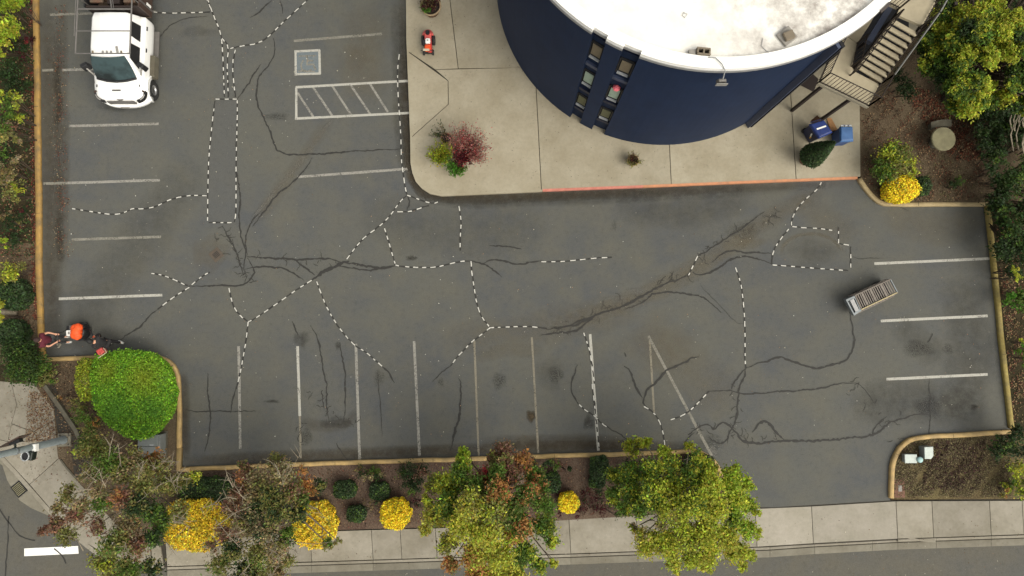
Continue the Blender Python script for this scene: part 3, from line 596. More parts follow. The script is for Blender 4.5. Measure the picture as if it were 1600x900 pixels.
# street markings, lower left
cw = sheet('crosswalk_bar', PX([(38, 857), (122, 853), (123, 865), (38, 869)], -.14), -.135, M['cross'], st)
for pts in ([(-5, 790), (8, 808), (20, 825), (35, 840), (55, 845)], [(14, 806), (12, 850), (8, 905)], [(85, 858), (98, 868), (104, 880)]):
    q = resample(smooth_path([P(u, v, -.14) for u, v in pts], 1), .15); ribbon([p+Vector((random.uniform(-.02, .02), random.uniform(-.02, .02), 0)) for p in q], .05, .5, -.131).build('crack', M['crack'], st)
# corner drain inlet
c = P(30, 764, -.12); t = thing('storm_drain', 'storm drain with dark slotted grate in the gutter at the street corner', 'storm drain', (c.x, c.y, -.12)); ang = R(-50)
MB().box((c.x, c.y, -.115), (.54, .46, .03), ang).build('frame', M['void'], t)
for i in range(7):
    d = Vector((math.cos(ang), math.sin(ang), 0)); q = c+d*(i-3)*.066; MB().box((q.x, q.y, -.096), (.030, .38, .02), ang).build('grate_bar', M['stone'], t)
# ================================================================== BUILDING
C0 = P(1031, -23); RB = (P(1031, 228)-C0).length; ZR = 8.26
def CP(deg, r, z): a = R(deg); return Vector((C0.x+r*math.cos(a), C0.y+r*math.sin(a), z))
bld = thing('round_building', 'dark navy round building with a dirty white flat roof and two columns of small windows', 'building', (C0.x, C0.y, .15))
A0 = -59.7; S1 = (-119.8, -123.8); S2 = (-110.7, -115.2); REC = .20
def wall_prof(extra=0.):
    """list of (angle, radius) for the outer wall, with the two window recesses"""
    out = []; a = A0
    def arc(a0, a1, r):
        n = max(2, int(abs(a1-a0)/2.5)+1)
        for i in range(n+1): out.append((a0+(a1-a0)*i/n, r))
    arc(A0, S2[0], RB); arc(S2[0], S2[1], RB-REC); arc(S2[1], S1[0], RB); arc(S1[0], S1[1], RB-REC); arc(S1[1], -330, RB)
    return out
wp = wall_prof(); mb = MB(); n = len(wp)
vs = [CP(a, r, .1) for a, r in wp]+[CP(a, r, ZR-.1) for a, r in wp]+[CP(a, RB-.55, .1) for a, r in wp]+[CP(a, RB-.55, ZR-.1) for a, r in wp]
fs = [(i, n+i, n+i+1, i+1) for i in range(n-1)]+[(2*n+i, 2*n+i+1, 3*n+i+1, 3*n+i) for i in range(n-1)]
fs += [(0, 2*n, 3*n, n), (n-1, 2*n-1, 4*n-1, 3*n-1)]
mb.add(vs, fs).build('wall', M['navy'], bld)
mb = MB(); q = [(a, RB-2.0) for a in np.linspace(-75, 62, 40)]; m_ = len(q)
mb.add([CP(a, r, .1) for a, r in q]+[CP(a, r, ZR-.12) for a, r in q], [(i, m_+i, m_+i+1, i+1) for i in range(m_-1)]).build('recessed_wall', M['navy2'], bld)
# roof deck + parapet cap that steps back over the recesses
mb = MB(); k = 72; mb.add([CP(360*i/k, RB-.1, ZR) for i in range(k)], [tuple(range(k))]).build('roof', M['roof'], bld)
mb = MB(); mb.add([CP(360*i/k, RB-.12, ZR-.5) for i in range(k)], [tuple(range(k))[::-1]]).build('soffit', M['navy2'], bld)
pp = [(a, r+.04) for a, r in wp]+[(a, RB+.04) for a in np.linspace(-331, -360-A0*-1, 2)]
def ring(name, prof, z0, z1, inw, m):
    secs = []
    for a, r in prof: secs.append([CP(a, r, z0), CP(a, r, z1), CP(a, RB-inw, z1+.02), CP(a, RB-inw, z0)])
    return MB().loft(secs).build(name, m, bld)
full = [(a, (r if r > RB-.01 else RB-.10)+.05) for a, r in wp]+[(a, RB+.05) for a in np.linspace(-331, -419.7, 40)]
ring('parapet', full, ZR-.08, ZR+.13, .30, M['white'])
full2 = [(a, r+.02) for a, r in full]
secs = [[CP(a, r, ZR-.16), CP(a, r, ZR-.03), CP(a, r-.03, ZR-.03), CP(a, r-.03, ZR-.16)] for a, r in full2]
MB().loft(secs).build('flashing', M['grey_m'], bld)
# parapet clips near the stair
for a0, a1 in ((-48.5, -45.3), (-38.8, -35.8)):
    secs = [[CP(a, RB+.13, ZR+.06), CP(a, RB+.13, ZR+.12), CP(a, RB+.04, ZR+.16), CP(a, RB+.04, ZR+.06)] for a in np.linspace(a0, a1, 5)]
    MB().loft(secs).build('parapet_clip', M['steel_d'], bld)
def wbox(mb, ang, r, z, wd, h, dep):
    a = R(ang); c = CP(ang, r, z); mb.box(c, (dep, wd, h), a); return mb
def window(ang, z, blind, lamp=False, hgt=.72):
    r = RB-REC
    f = wbox(MB(), ang, r+.005, z, .50, hgt+.36, .05).build('window', M['void'], bld)
    for s in (-1, 1):
        c = CP(ang, r+.04, z); t = Vector((-math.sin(R(ang)), math.cos(R(ang)), 0)); MB().box(c+t*s*.235, (.06, .03, hgt+.36), R(ang)).build('frame', M['black'], f)
    wbox(MB(), ang, r+.042, z+.02, .34, hgt, .02).build('pane', M[blind], f)
    wbox(MB(), ang, r+.07, z-hgt/2-.16, .38, .03, .08).build('sill', M['sillw'], f)
    if lamp:
        c = CP(ang, r+.07, z+hgt/2+.24); MB().lathe(c, [(.02, -.16), (.13, -.02), (.14, .02), (.05, .12)], 8).build('lamp_shade', M['pink'], f)
    return f
aS1, aS2 = sum(S1)/2, sum(S2)/2
window(aS1, 6.75, 'blind'); window(aS1, 4.45, 'blind2', hgt=.8); window(aS1, 2.15, 'blind3')
window(aS2, 6.65, 'blind'); window(aS2, 4.25, 'blind2', True, hgt=.8); window(aS2, 2.05, 'blind3')
for ang in (aS1, aS2):
    for z in (5.62, 3.32, 1.25):
        wbox(MB(), ang, RB-REC+.05, z, .54 if z > 4 else .52, .20, .09).build('spandrel', M['navyl' if z > 5 else 'navy2'], bld)
# columns and fins at the open side of the building
for ang, r, wd, m in ((-56.8, RB-.16, .20, 'navyl'), (-54.6, RB-.3, .14, 'navy2'), (-30, RB-.4, .3, 'navy2')):
    c = CP(ang, r, (ZR-.5+.15)/2+.08); MB().box(c, (wd, wd, ZR-.5), R(ang)).build('column', M[m], bld)
for ang, r, dr, dt, m in ((-60.0, RB+.09, .28, .10, 'navyl'), (-59.0, RB+.10, .34, .10, 'void')):
    c = CP(ang, r, (ZR-.1)/2); MB().box(c, (dr, dt, ZR-.35), R(ang)).build('fin', M[m], bld)
c = CP(-51, RB-1.9, 1.2); MB().box(c, (.08, .95, 2.1), R(-51)).build('door', M['void'], bld)
# objects on the roof
def zr(u, v, z=ZR): return P(u, v, z)
t = thing('cinder_block', 'brown cinder block with two square holes at the roof edge', 'cinder block', zr(1097, 84, ZR+.02))
a = R(-6); c = zr(1097, 84); mb = MB()
for s in (-1, 1): mb.box((c.x-s*.0*1, c.y+s*.085, ZR+.12), (.40, .045, .19), a)
for s in (-1, 0, 1): mb.box((c.x+s*.175*math.cos(a), c.y+s*.175*math.sin(a), ZR+.12), (.045, .13, .189), a)
mb.build('shell', M['block'], t, bevel=.006); MB().box((c.x, c.y, ZR+.025), (.36, .16, .01), a).build('hole_shade', M['void'], t); MB().box((c.x+.02, c.y-.16, ZR+.07), (.34, .07, .10), a).build('mortar_lump', M['block'], t, bevel=.02)  # black plate paints the shade at the bottom of the block's holes
c = zr(1080, 86); setp(MB().box((c.x, c.y, ZR+.08), (.20, .24, .12), R(4)).build('paving_block', M['blockg'], None, bevel=.015, loc=(c.x, c.y, ZR+.02)), 'pale grey paving block beside the brown cinder block on the roof', 'block')
c = zr(1228, 58); t = thing('stacked_block', 'grey weathered block lying crooked on a slab on the stained part of the roof', 'block', (c.x, c.y, ZR))
MB().box((c.x, c.y, ZR+.06), (.46, .44, .09), R(38)).build('slab', M['blockg'], t, bevel=.015); MB().box((c.x+.02, c.y-.03, ZR+.17), (.30, .26, .12), R(22)).build('block', M['block'], t, bevel=.02)
# flood light hung over the parapet
fl_ = zr(1131, 106, ZR); t = thing('flood_light', 'grey flood light hung outside the white parapet above the navy wall', 'flood light', (fl_.x, fl_.y, ZR))
dd = (Vector((fl_.x, fl_.y, 0))-Vector((C0.x, C0.y, 0))).normalized(); ang = math.atan2(dd.y, dd.x); e = Vector((C0.x, C0.y, 0))+dd*(RB+.05); e.z = ZR
hd = e+dd*.24; hd.z = ZR-.22
MB().box(hd, (.12, .32, .17), ang, .7).build('lamp_head', M['rackm'], t, bevel=.02)
MB().box(hd+dd*.10+Vector((0, 0, -.03)), (.02, .34, .18), ang).build('lens', M['lightk'], t)
s_ = Vector((-dd.y, dd.x, 0)); MB().tube([e-s_*.5-dd*.32+Vector((0, 0, .17)), e-s_*.3-dd*.30+Vector((0, 0, .20)), e-s_*.12-dd*.1+Vector((0, 0, .22)), e+dd*.05+Vector((0, 0, .12)), hd-dd*.02+Vector((0, 0, .12))], .018, 6).build('conduit', M['grey_m'], t)
for pts in ([(1192, 60), (1190, 72), (1198, 80), (1206, 84)], [(1068, 20), (1074, 22), (1070, 28), (1066, 24), (1069, 19)]):
    setp(MB().tube([zr(u, v, ZR+.02) for u, v in pts], .009, 5).build('loose_wire', M['grey_m'], None), 'thin grey wire on the white roof '+('right of the flood light' if pts[0][0] > 1100 else 'curled in a small loop'), 'wire')

# ================================================================== EXTERNAL STAIR
Z1 = 3.2; NT = 10; RIS = .185; Z2 = Z1+RIS*NT
s0 = P(1320, 125); stair = thing('external_stair', 'beige outdoor staircase with dark railings climbing beside the navy building', 'staircase', (s0.x, s0.y, .15))
def plate(name, px, z, th, m, parent):
    mb = MB(); q = [P(u, v, z) for u, v in px]; mb.prism([(p.x, p.y) for p in q], z-th, z); return mb.build(name, m, parent)
plate('landing', [(1279, 129), (1356, 166), (1374, 132), (1338, 113), (1331, 105), (1339, 68), (1316, 52), (1308, 66)], Z1, .10, M['tread'], stair)
plate('walkway', [(1316.5, 51.5), (1339.5, 67.5), (1358, 40), (1378, 4), (1330, -30)], Z1-.01, .10, M['tread'], stair)
eL0, eL1, eR0, eR1 = (1336, 109), (1403, 20), (1375, 132), (1440, 41)
zs = [Z1+RIS*(i+1) for i in range(NT-1)]
Lw0, Lw1, Rw0, Rw1 = P(*eL0, Z1), P(*eL1, Z2), P(*eR0, Z1), P(*eR1, Z2)
for i in range(NT-1):
    z = Z1+RIS*(i+1); t0 = (i-.10)/NT; t1 = (i+1.0)/NT
    q = [Lw0.lerp(Lw1, t0), Rw0.lerp(Rw1, t0), Rw0.lerp(Rw1, t1), Lw0.lerp(Lw1, t1)]
    MB().prism([(p.x, p.y) for p in q], z-.05, z).build('tread', M['tread'], stair)
plate('upper_landing', [(1401.5, 23), (1441, 40), (1461, 5), (1469, -30), (1440, -80), (1340, -80), (1380, 2), (1405, 14)], Z2, .12, M['tread'], stair)
for a, b in ((Lw0, Lw1), (Rw0, Rw1)): MB().beam(a-Vector((0, 0, .08)), b-Vector((0, 0, .08)), .05, .24).build('stringer', M['rust'], stair)
def railing(px, zsq, h=1.0, nb=8, m='steel_d', top='steel_d', name='railing', rr=.020, balr=.010):
    pts = [P(u, v, z) for (u, v), z in zip(px, zsq)]; up = Vector((0, 0, 1))
    r_ = MB()
    for a, b in zip(pts[:-1], pts[1:]): r_.beam(a+up*.09, b+up*.09, .03, .03)
    o = r_.build(name, M[m], stair)
    MB().tube([p+up*h for p in pts], rr, 6).build('handrail', M[top], o)
    tot = sum((b-a).length for a, b in zip(pts[:-1], pts[1:])); k = 0
    for a, b in zip(pts[:-1], pts[1:]):
        n_ = max(1, int(round(nb*(b-a).length/tot)))
        for i in range(n_+(1 if b is pts[-1] else 0)):
            p = a.lerp(b, i/n_); MB().beam(p+up*.0, p+up*h, balr*1.6, balr*1.6).build('baluster', M[m], o)
    for p in pts: MB().beam(p-up*.1, p+up*h, .045, .045).build('post', M[m], o)
    return o
railing([(1279, 129), (1356, 166)], [Z1]*2, .95, 15); railing([(1356, 166), (1375, 132)], [Z1]*2, .95, 5)
railing([(1279, 129), (1293, 98), (1308, 65)], [Z1]*3, .95, 12)
railing([(1331, 104), (1339, 68)], [Z1]*2, .75, 5)
railing([(1328, 118), (1394, 30)], [Z1, Z2], .72, 14); railing([eR0, eR1], [Z1, Z2], 1., 14, 'steel_d', 'grey_rail', rr=.03)
railing([(1441, 40), (1462, 3), (1470, -30)], [Z2]*3, 1., 10, 'steel_d', 'grey_rail', rr=.03)
railing([(1379, 2), (1404, 14)], [Z2]*2, .95, 6); railing([(1379, 2), (1340, -60)], [Z2]*2, .95, 8)
strip_pts = [P(1277.5, 130.5, Z1-.05), P(1356, 168, Z1-.05)]; MB().beam(strip_pts[0], strip_pts[1], .05, .16).build('fascia', M['rail_o'], stair)
for (u, v), top in (((1237, 173), Z1), ((1283, 187), Z1), ((1306, 128), Z1), ((1344, 74), Z2), ((1378, 92), Z2), ((1305, 175), .16)):
    if top > 1:
        b = P(u, v, .15); MB().beam(b, Vector((b.x, b.y, top-.1)), .11, .11).build('post', M['rust'], stair)
a, b = P(1356, 66, 2.75), P(1389, 12, 2.75); MB().beam(a, b, .22, .25).build('beam', M['navyl'], stair)
mt = sheet('door_mat', PX([(1246, 131), (1271, 144), (1279, 124), (1262, 108), (1252, 112)], .15), .16, M['rust']); mt.location = (0, 0, 0)
setp(mt, 'dark brown mat on the concrete under the stair landing beside the navy wall', 'mat')
sheet('stairwell_shade', PX([(1290, 100), (1350, 130), (1420, 60), (1420, -60), (1300, -60)], .155), .158, M['void'], kind='structure')  # near-black sheet stands in for the shade under the stair and roof edge

# ================================================================== TRUCK
TX = -15.79
def truck():
    t = thing('work_truck', 'white work truck with a pipe rack over its cab parked at the top left', 'truck', (TX, 12.4, 0))
    def sec(y, pts): return [(TX+x, y, z) for x, z in pts]
    def hull(y, wm, wt, zt, zs_, zl=.55, wl=None):
        wl = wl or wm-.03
        r = [(-wl, zl), (-wm, zl+.25), (-wm, zs_), (-wt-.05, zt-.05), (-wt+.08, zt), (0, zt+.02), (wt-.08, zt), (wt+.05, zt-.05), (wm, zs_), (wm, zl+.25), (wl, zl)]
        return sec(y, r)
    body = [hull(9.46, .72, .60, .98, .90, .60), hull(9.52, .86, .68, 1.10, .98), hull(9.64, .97, .73, 1.18, 1.05), hull(9.85, 1.01, .76, 1.24, 1.10), hull(10.2, 1.02, .80, 1.32, 1.14), hull(10.42, 1.01, .86, 1.34, 1.22),
            hull(10.9, .99, .90, 1.30, 1.22, .5), hull(12.7, .99, .90, 1.28, 1.22, .5), hull(12.85, .97, .88, 1.26, 1.2, .5)]
    b = MB().loft(body).build('body', M['tpaint'], t, True, .015)
    gh = lambda y, w0, z0, w1, z1: sec(y, [(-w0, z0), (-w0*.5-w1*.5, z0*.5+z1*.5), (-w1, z1-.06), (-w1+.08, z1), (0, z1+.025), (w1-.08, z1), (w1, z1-.06), (w0*.5+w1*.5, z0*.5+z1*.5), (w0, z0)])
    cab = MB().loft([gh(10.28, .84, 1.25, .80, 1.34), gh(10.62, .88, 1.22, .78, 1.70), gh(10.95, .90, 1.22, .70, 2.02), gh(11.3, .90, 1.22, .71, 2.06), gh(12.45, .90, 1.22, .71, 2.05), gh(12.68, .89, 1.22, .69, 1.98), gh(12.8, .88, 1.22, .80, 1.5)]).build('cab', M['tpaint'], t, True, .02)
    # glass
    def quad(name, pts, m, parent, off=(0, 0, 0)):
        o = Vector(off); nrm = (Vector(pts[1])-Vector(pts[0])).cross(Vector(pts[-1])-Vector(pts[0])).normalized()
        vs = [Vector(p)+o for p in pts]; k = len(vs); back = [v-nrm*.02 for v in vs]
        mb = MB(); mb.add(vs+back, [tuple(range(k)), tuple(range(2*k-1, k-1, -1))]+[(i, k+i, k+(i+1) % k, (i+1) % k) for i in range(k)]); return mb.build(name, m, parent)
    ws = []
    X = lambda x: TX+x
    mb = MB(); rows = [(10.27, .80, 1.375, .075), (10.48, .79, 1.60, .05), (10.70, .745, 1.83, .045), (10.90, .665, 2.035, .04)]; g_ = []
    for y, w_, z, bow in rows:
        for j in range(9):
            s = j/4-1; g_.append((X(s*w_), y-bow*(1-s*s)*1.6, z+.012*(1-s*s)+.012))
    mb.add(g_, [(i*9+j, i*9+j+1, (i+1)*9+j+1, (i+1)*9+j) for i in range(3) for j in range(8)]); mb.build('windshield', M['glass'], t, True)
    cw_ = MB(); cw_.tube([(X(-.78), 10.26, 1.365), (X(-.4), 10.16, 1.375), (X(0), 10.125, 1.375), (X(.4), 10.16, 1.375), (X(.78), 10.26, 1.365)], .055, 6); o = cw_.build('cowl', M['black'], t)
    for x0, x1 in ((-.6, -.02), (.0, .55)): MB().tube([(X(x0), 10.21, 1.41), (X(x1), 10.30, 1.46)], .012, 5).build('wiper', M['black'], o)
    for s in (-1, 1):
        for y0, y1, dt in ((10.85, 11.55, .22), (11.75, 12.45, .0)):
            q = [(X(s*.880), y0-dt, 1.38), (X(s*.880), y1-.05, 1.38), (X(s*.762), y1-.05, 1.85), (X(s*.772), y0+.05, 1.85)]
            if s > 0: q = q
            else: q = q[::-1]
            quad('side_window', q, M['black'], t, (s*.012, 0, 0))
        for y in (11.5, 12.4): MB().box((X(s*1.0), y, 1.13), (.05, .16, .04)).build('door_handle', M['black'], t)
        # mirrors
        a = Vector((X(s*.93), 10.42, 1.30)); e_ = Vector((X(s*1.10), 10.60, 1.58)); MB().tube([a, (a+e_)/2+Vector((0, 0, .05)), e_], .035, 6).build('mirror_arm', M['lightk'], t)
        mr = MB().box(e_+Vector((s*.02, .06, .0)), (.32, .20, .36), R(-38 if s > 0 else 30), .85).build('mirror', M['black'], t, bevel=.03)
        MB().box((X(s*.86), 10.0, 1.245), (.03, .10, .03)).build('vent', M['black'], b)
        # wheels
        for y in (10.12, 14.6):
            cx_ = X(s*.89); w_ = MB(); prof = [(.20, -.12), (.37, -.13), (.42, -.09), (.42, .09), (.37, .13), (.20, .12)]
            secs = []
            for k in range(24):
                a_ = 2*math.pi*k/24; secs.append([(cx_+s*x, y+r_*math.cos(a_), .42+r_*math.sin(a_)) for r_, x in prof])
            secs.append(secs[0]); wheel = thing_part('wheel', t)
            MB().loft(secs, False).build('tyre', M['tyre'], wheel, True)
            rimm = MB()
            secs = [[(cx_+s*x, y+r_*math.cos(2*math.pi*k/24), .42+r_*math.sin(2*math.pi*k/24)) for r_, x in ((.21, .10), (.20, .125), (.14, .06), (.08, .10), (.03, .12))] for k in range(25)]
            rimm.loft(secs, False); rimm.build('rim', M['rim'], wheel, True)
        MB().box((X(s*1.03), 11.65, .42), (.22, 1.9, .07)).build('running_board', M['rackm'], t, bevel=.01)
        MB().box((X(s*1.06), 11.0, .62), (.24, .9, .36)).build('step_box', M['stone2'], t, bevel=.02)
        # fender flares and headlights
        secs = []
        for k in range(9):
            a_ = math.pi*k/8; secs.append([(X(s*.98), 10.12+.50*math.cos(a_), .50+.52*math.sin(a_)), (X(s*1.07), 10.12+.50*math.cos(a_), .49+.52*math.sin(a_)), (X(s*1.07), 10.12+.55*math.cos(a_), .50+.57*math.sin(a_)), (X(s*.96), 10.12+.56*math.cos(a_), .52+.60*math.sin(a_))])
        MB().loft(secs).build('fender_flare', M['tpaint'], t, True)
        hl = MB(); secs = []
        for hx, hy, hz, ox, oy in ((.66, 9.44, .965, .2, -1), (.80, 9.475, .995, .4, -.9), (.915, 9.54, 1.02, .6, -.8), (.99, 9.65, 1.045, .8, -.6), (1.025, 9.82, 1.08, 1, -.2)):
            ox, oy = s*ox*.022, oy*.022; secs.append([(X(s*hx)+ox, hy+oy, hz+.06), (X(s*hx)+ox*1.6, hy+oy*1.6, hz-.08), (X(s*hx)-ox*3, hy-oy*3, hz-.08), (X(s*hx)-ox*2.5, hy-oy*2.5, hz+.075)])
        hlo = hl.loft(secs).build('headlight', M['black'], t)
        MB().tube([(X(s*.80), 9.49, 1.055), (X(s*.91), 9.56, 1.08), (X(s*.985), 9.69, 1.105)], .026, 6).build('lens', M['lightk'], hlo)
        MB().box((X(s*.96), 9.80, 1.16), (.10, .07, .03), R(-30*s)).build('marker_lamp', M['signb'], t)
    MB().box((X(0), 9.42, .90), (1.1, .06, .30)).build('grille', M['rackm'], t, bevel=.02)
    MB().lathe((X(0), 9.50, 1.07), [(.001, 0), (.14, .0), (.14, .02), (.001, .025)], 16, 1, .35).build('badge', M['rackm'], b)
    MB().box((X(-.05), 9.80, 1.275), (.34, .06, .02)).build('hood_slot', M['rackm'], b)
    bp = []
    for s in np.linspace(-1, 1, 13): bp.append((X(s*1.03), 9.36+.30*abs(s)**3, .66))
    secs = [[(x, y, .50), (x, y-.05, .54), (x, y-.05, .78), (x, y+.10, .82), (x, y+.12, .50)] for x, y, _ in bp]
    bo = MB().loft(secs).build('front_bumper', M['tpaint'], t, True); MB().box((X(0), 9.295, .66), (.34, .02, .14)).build('number_plate', M['lightk'], bo)
    # roof lamps
    for x in (-.56, -.16, 0, .16, .56): MB().box((X(x), 11.02, 2.085), (.06, .13, .05)).build('cab_lamp', M['lightk' if abs(x) < .5 else 'blind'], t, bevel=.01)
    MB().box((X(.38), 11.15, 2.09), (.10, .30, .05), R(12), .6).build('antenna_fin', M['lightk'], t, bevel=.01)
    for x in (-.3, .3): MB().box((X(x), 12.2, 2.075), (.02, .8, .01)).build('roof_rib', M['tpaint'], t)
    # bed
    MB().box((X(0), 15.0, 1.02), (2.10, 4.1, .12)).build('bed_floor', M['wood'], t)
    for s in (-1, 1):
        MB().box((X(s*1.07), 15.0, 1.45), (.06, 4.1, .95)).build('bed_side', M['black' if s < 0 else 'signb'], t)
        for y in (13.2, 14.2, 15.2): MB().box((X(s*1.11), y, 1.45), (.03, .07, .95)).build('stake', M['rackm'], t)
    MB().box((X(0), 12.98, 1.45), (2.1, .06, .85)).build('headboard', M['rust'], t)
    MB().box((X(1.13), 13.3, 1.30), (.02, .10, .30)).build('reflector', M['plastic_w'], t)
    for dy in (0, .16, .34): MB().box((X(1.14), 14.35+dy, 1.55), (.05, .10, .55)).build('reflector', M['yellow' if dy != .16 else 'cardb'], t)
    for x, wd, m in ((-.72, .50, 'wood'), (.60, .46, 'wood'), (-.1, .5, 'rust')): MB().box((X(x), 14.9, 1.72 if m == 'wood' else 1.5), (wd, 3.4, .10 if m == 'wood' else .3)).build('tool_box', M[m], t, bevel=.01)
    # rack
    zk = 2.36; yf = P(162, 83.5, zk).y; ym = P(162, 48.5, zk).y; yb = P(162, 14.0, zk).y
    rk = MB()
    for x in (-1.05, 1.05): rk.tube([(X(x), yf, zk), (X(x), 17, zk)], .030, 6)
    rk.tube([(X(-1.13), ym-.2, zk), (X(-1.13), 17, zk)], .018, 6)
    rk.tube([(X(-1.05), yf, zk), (X(1.05), yf, zk)], .026, 6); rk.tube([(X(-1.05), ym, zk+.01), (X(1.05), ym, zk+.01)], .022, 6)
    rk.tube([(X(-1.05), yb, zk), (X(1.05), yb, zk)], .032, 6); rk.tube([(X(-1.05), 15.5, zk), (X(1.05), 15.5, zk)], .032, 6)
    r_ = rk.build('rack', M['rackm'], t)
    for x in (-1.05, 1.05):
        for y in (13.1, 15.4): MB().tube([(X(x), y, 1.0), (X(x), y, zk)], .03, 6).build('upright', M['rackm'], r_)
    MB().tube([(X(-.30), 14.9, 2.0), (X(.25), yb+.02, zk-.05)], .028, 6).build('brace', M['rackm'], r_)
    MB().tube([(X(-.22), 14.9, 2.0), (X(.33), yb+.02, zk-.05)], .014, 6).build('brace', M['rackm'], r_)
    MB().box((X(0), 14.6, .62), (.8, 4.6, .2)).build('chassis', M['black'], t)
    return t
def thing_part(name, parent):
    o = bpy.data.objects.new(name, None); COL.objects.link(o); o.parent = parent; o.empty_display_size = .1; return o
truck()

# ================================================================== SLATTED CART
def cart():
    zt = .62; A, B, Cc, Dd = P(1335, 462, zt), P(1391, 436.5, zt), P(1402, 457, zt), P(1345, 484, zt)
    ctr = (A+B+Cc+Dd)/4; t = thing('slatted_cart', 'grey metal cart with a row of wooden slats standing on the open asphalt', 'cart', (ctr.x, ctr.y, 0))
    ang = math.atan2((B-A).y, (B-A).x); ax = (B-A).normalized(); ay = (Dd-A).normalized(); L_ = (B-A).length; W_ = (Dd-A).length
    for a, b, m in ((A, B, 'slat'), (Dd, Cc, 'strap'), (A, Dd, 'slat'), (B, Cc, 'galv')): MB().beam(a, b, .035, .06).build('top_rail', M[m], t)
    for i in range(17):
        k = (i+.7)/17.4; p0 = A.lerp(B, k); p1 = Dd.lerp(Cc, k); h = -.03 if i % 4 else -.015
        if i in (3, 7, 12): MB().beam(p0+Vector((0, 0, h)), p1+Vector((0, 0, h)), .085, .03).build('slat', M['slat'], t)
        else: MB().beam(p0+Vector((0, 0, h)), p1+Vector((0, 0, h)), .040, .02).build('slat', M['slat'], t)
    for a, b in ((A, B), (Dd, Cc)):
        for z, o_ in ((.14, .16), (.38, .08)): o_ = ay*(o_ if a is Dd else 0); MB().beam(Vector((a.x, a.y, z))+o_, Vector((b.x, b.y, z))+o_, .03, .05).build('side_rail', M['slat'], t)
        for i in range(12):
            p = a.lerp(b, i/11); q_ = p+(ay*.16 if a is Dd else -ay*.02); MB().beam(Vector((q_.x, q_.y, .14)), Vector((p.x, p.y, zt)), .03, .03, (1, 0, 0)).build('side_slat', M['slat'], t)
    lo = [Vector((p.x, p.y, .12)) for p in (A, B, Cc, Dd)]; MB().prism([(p.x, p.y) for p in lo], .10, .14).build('shaded_floor_pan', M['void'], t)  # near-black pan paints the shade seen through the gaps between slats
    # sheet-metal front hopper
    E_ = A-ax*.40; G = Dd-ax*.36; ol = ay*.10
    top = [E_+Vector((0, 0, .03)), A+Vector((0, 0, .03)), Dd+ol*.4+Vector((0, 0, .03)), G+ol+Vector((0, 0, .03))]
    mb = MB(); bt = [Vector((p.x, p.y, .20)) for p in top]; bt[0] += ax*.12; bt[3] += ax*.12
    mb.add(top+bt, [(0, 4, 5, 1), (1, 5, 6, 2), (2, 6, 7, 3), (3, 7, 4, 0), (7, 6, 5, 4)])
    inn = [top[0].lerp(top[2], .13), top[1].lerp(top[3], .13), top[2].lerp(top[0], .13), top[3].lerp(top[1], .13)]; ib = [p-Vector((0, 0, .22)) for p in inn]
    mb.add(top+inn, [(0, 1, 5, 4), (1, 2, 6, 5), (2, 3, 7, 6), (3, 0, 4, 7)]); mb.add(inn+ib, [(0, 1, 5, 4), (1, 2, 6, 5), (2, 3, 7, 6), (3, 0, 4, 7), (4, 5, 6, 7)])
    mb.build('hopper', M['galv'], t)
    p0 = inn[0].lerp(inn[1], .55); p1 = inn[3].lerp(inn[2], .55); MB().beam(p0, p1, .16, .04).build('lid', M['grey_m'], t)
    for k, s in ((.25, 0), (.25, 1), (.8, 0), (.8, 1)):
        p = (A.lerp(B, k) if s == 0 else Dd.lerp(Cc, k)); secs = []; n_ = ay*(-.05 if s == 0 else .05)
        for j in range(17):
            a_ = 2*math.pi*j/16; q = Vector((p.x, p.y, .13))+ax*.13*math.cos(a_)+Vector((0, 0, .13*math.sin(a_))); c_ = Vector((p.x, p.y, .13))
            secs.append([c_+n_*.3, q+n_*.3, q+n_*1.1, c_+n_*1.1])
        MB().loft(secs, False).build('wheel', M['tyre'], t)
cart()

# ================================================================== BINS AND CARDBOARD
def bin_(name, label, top_px, z, shrink, lid, body, extra):
    q = [P(u, v, z) for u, v in top_px]; c = sum(q, Vector())/4; t = thing(name, label, 'bin', (c.x, c.y, .15), 'wheeled bins behind the potted topiary')
    lo = [Vector((c.x, c.y, 0))+(Vector((p.x, p.y, 0))-Vector((c.x, c.y, 0)))*shrink for p in q]; hi = [Vector((c.x, c.y, 0))+(Vector((p.x, p.y, 0))-Vector((c.x, c.y, 0)))*.93 for p in q]
    mb = MB(); mb.loft([[Vector((p.x, p.y, .18)) for p in lo], [Vector((p.x, p.y, z-.06)) for p in hi]]); mb.build('body', M[body], t, bevel=.02)
    mb = MB(); up = [p.lerp(Vector((c.x, c.y, p.z)), .14)+Vector((0, 0, .07)) for p in q]; mb.loft([[Vector((p.x, p.y, z-.07)) for p in q], [Vector((p.x, p.y, z-.01)) for p in q], up]); lo_ = mb.build('lid', M[lid], t, bevel=.02)
    ax = (q[1]-q[0]).normalized(); ay = (q[3]-q[0]).normalized()
    MB().tube([q[0]+ax*.08-ay*.05, q[1]-ax*.08-ay*.05], .018, 6).build('handle', M[body], t)
    for s in (.15, .85):
        p = lo[0].lerp(lo[1], s); MB().lathe(Vector((p.x, p.y, .17)), [(.02, 0), (.10, .01), (.10, .16), (.02, .17)], 10).build('wheel', M['tyre'], t)
    extra(q, c, ax, ay, z, lo_, t); return t
